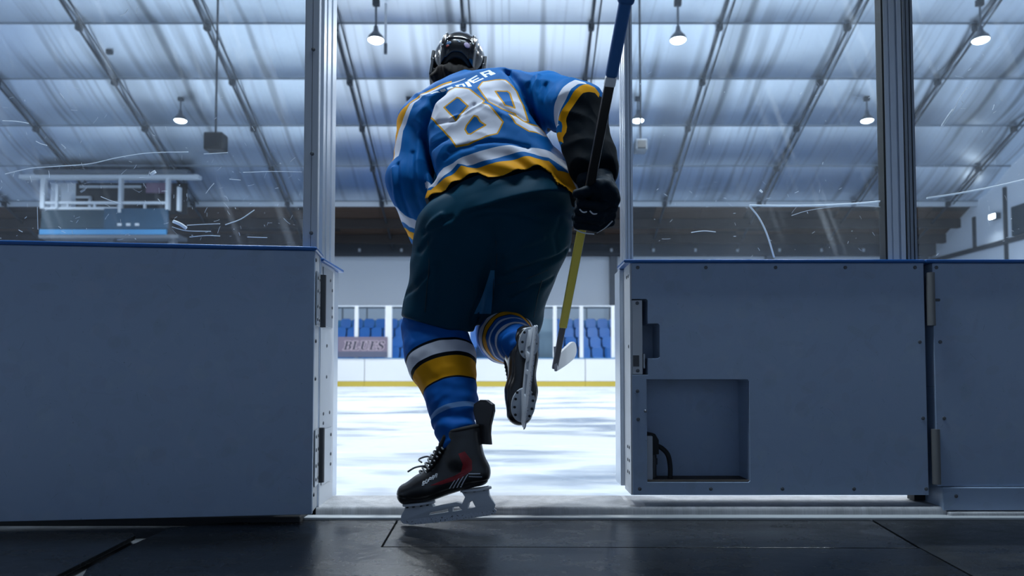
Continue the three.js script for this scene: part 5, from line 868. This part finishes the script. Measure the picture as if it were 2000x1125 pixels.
// gloves: fist round the stick, and the far hand
function makeGlove(wrist, hand, axis, out, side, label) {      // axis: up the shaft; out: knuckle side of the fist; side: where the fingers turn round
  const ex = side.clone(), bits = [], k = 0.008;
  const A = (a, b, c) => hand.clone().addScaledVector(axis, a).addScaledVector(out, b).addScaledVector(ex, c);
  const fingers = [0, 1, 2, 3].map((i) => { const h = 0.026 - i * 0.026, l = [0.95, 1.05, 1, 0.85][i]; return [A(h + 0.012, 0.012, 0.070), A(h + 0.002, 0.052, 0.040 * l), A(h - 0.002, 0.050, -0.030 * l), A(h, 0.006, -0.046), A(h + 0.004, -0.022, -0.026)]; });
  const fb = fingers.map((p) => [bone(p[0], p[1], 0.0165, 0.0155), bone(p[1], p[2], 0.0155, 0.0145), bone(p[2], p[3], 0.0145, 0.0135), bone(p[3], p[4], 0.0135, 0.012)]);
  const palm = [bone(A(0.03, 0.0, 0.058), A(-0.04, 0.0, 0.056), 0.024, 0.022), bone(A(0.05, 0.005, 0.045), wrist.clone().lerp(A(0.05, 0.0, 0.03), 0.25), 0.036, 0.046), bone(A(0.07, 0.005, 0.02), A(0.03, 0.0, 0.05), 0.034, 0.028), bone(A(0.055, 0.004, 0.004), A(-0.06, 0.004, 0.004), 0.029, 0.026)];
  const thumb = [bone(A(0.065, -0.008, 0.02), A(0.060, 0.034, -0.022), 0.019, 0.017), bone(A(0.060, 0.034, -0.022), A(0.048, 0.034, -0.052), 0.017, 0.0145)];
  const cuffA = wrist.clone().lerp(hand, 0.28), cuff = bone(cuffA, wrist.clone().lerp(hand, -0.30), 0.060, 0.074);
  const f = (x, y, z) => { let fd = 1; for (const fg of fb) { let q = 1; for (const b of fg) q = smin(q, b(x, y, z), k); fd = Math.min(fd, q); } let d = 1; for (const b of palm) d = smin(d, b(x, y, z), 0.016); for (const b of thumb) d = smin(d, b(x, y, z), 0.008); d = smin(d, cuff(x, y, z), 0.02); d = smin(d, fd, 0.004); return d - 0.0012 * noise(x * 60, y * 60, z * 60); };
  const g = wpart('glove', sdfMesh(f, ...bounds([wrist, hand, cuffA], 0.13), 0.0042), phys({ color: C(0.003, 0.010, 0.019), roughness: 0.6, specularIntensity: 0.15 }), player, label);
  return { g, A, f };
}
const glove = makeGlove(J.RW, J.RH, SD, V(-0.25, 0, 1).addScaledVector(SD, -V(-0.25, 0, 1).dot(SD)).normalize(), V(1, 0, 0.25).addScaledVector(SD, -V(1, 0, 0.25).dot(SD)).normalize(), 'dark navy padded glove gripping the stick');
{ const pip = std(C(0.62, 0.66, 0.72), 0.5), A = glove.A;
  for (const pts of [[A(-0.068, 0.058, -0.034), A(-0.070, 0.068, 0.0), A(-0.070, 0.062, 0.036)], [A(-0.066, 0.058, 0.042), A(-0.046, 0.042, 0.066), A(-0.026, 0.03, 0.080)], [A(0.010, 0.066, -0.026), A(0.004, 0.070, -0.012), A(0.008, 0.070, 0.0)], [A(0.012, 0.068, 0.008), A(0.004, 0.068, 0.022), A(0.012, 0.060, 0.046)]]) wpart('piping', tube(pts, 0.0024, 16, 6), pip, glove.g, 'white piping'); 
  wpart('logo', bx(-0.008, 0.008, -0.006, 0.006, -0.001, 0.001).translate(...J.RW.clone().add(V(-0.03, 0.02, 0.062)).toArray()), pip, glove.g, 'small white mark'); }
{ const far = J.LW.clone().add(V(0.05, -0.07, -0.05)); makeGlove(J.LW, far, V(0.5, 0.3, -0.8).normalize(), V(-0.5, -0.3, -0.5).normalize(), V(-0.2, 0.9, 0.3).normalize(), 'dark navy padded glove on the far hand'); }
renderer.render(scene, camera);
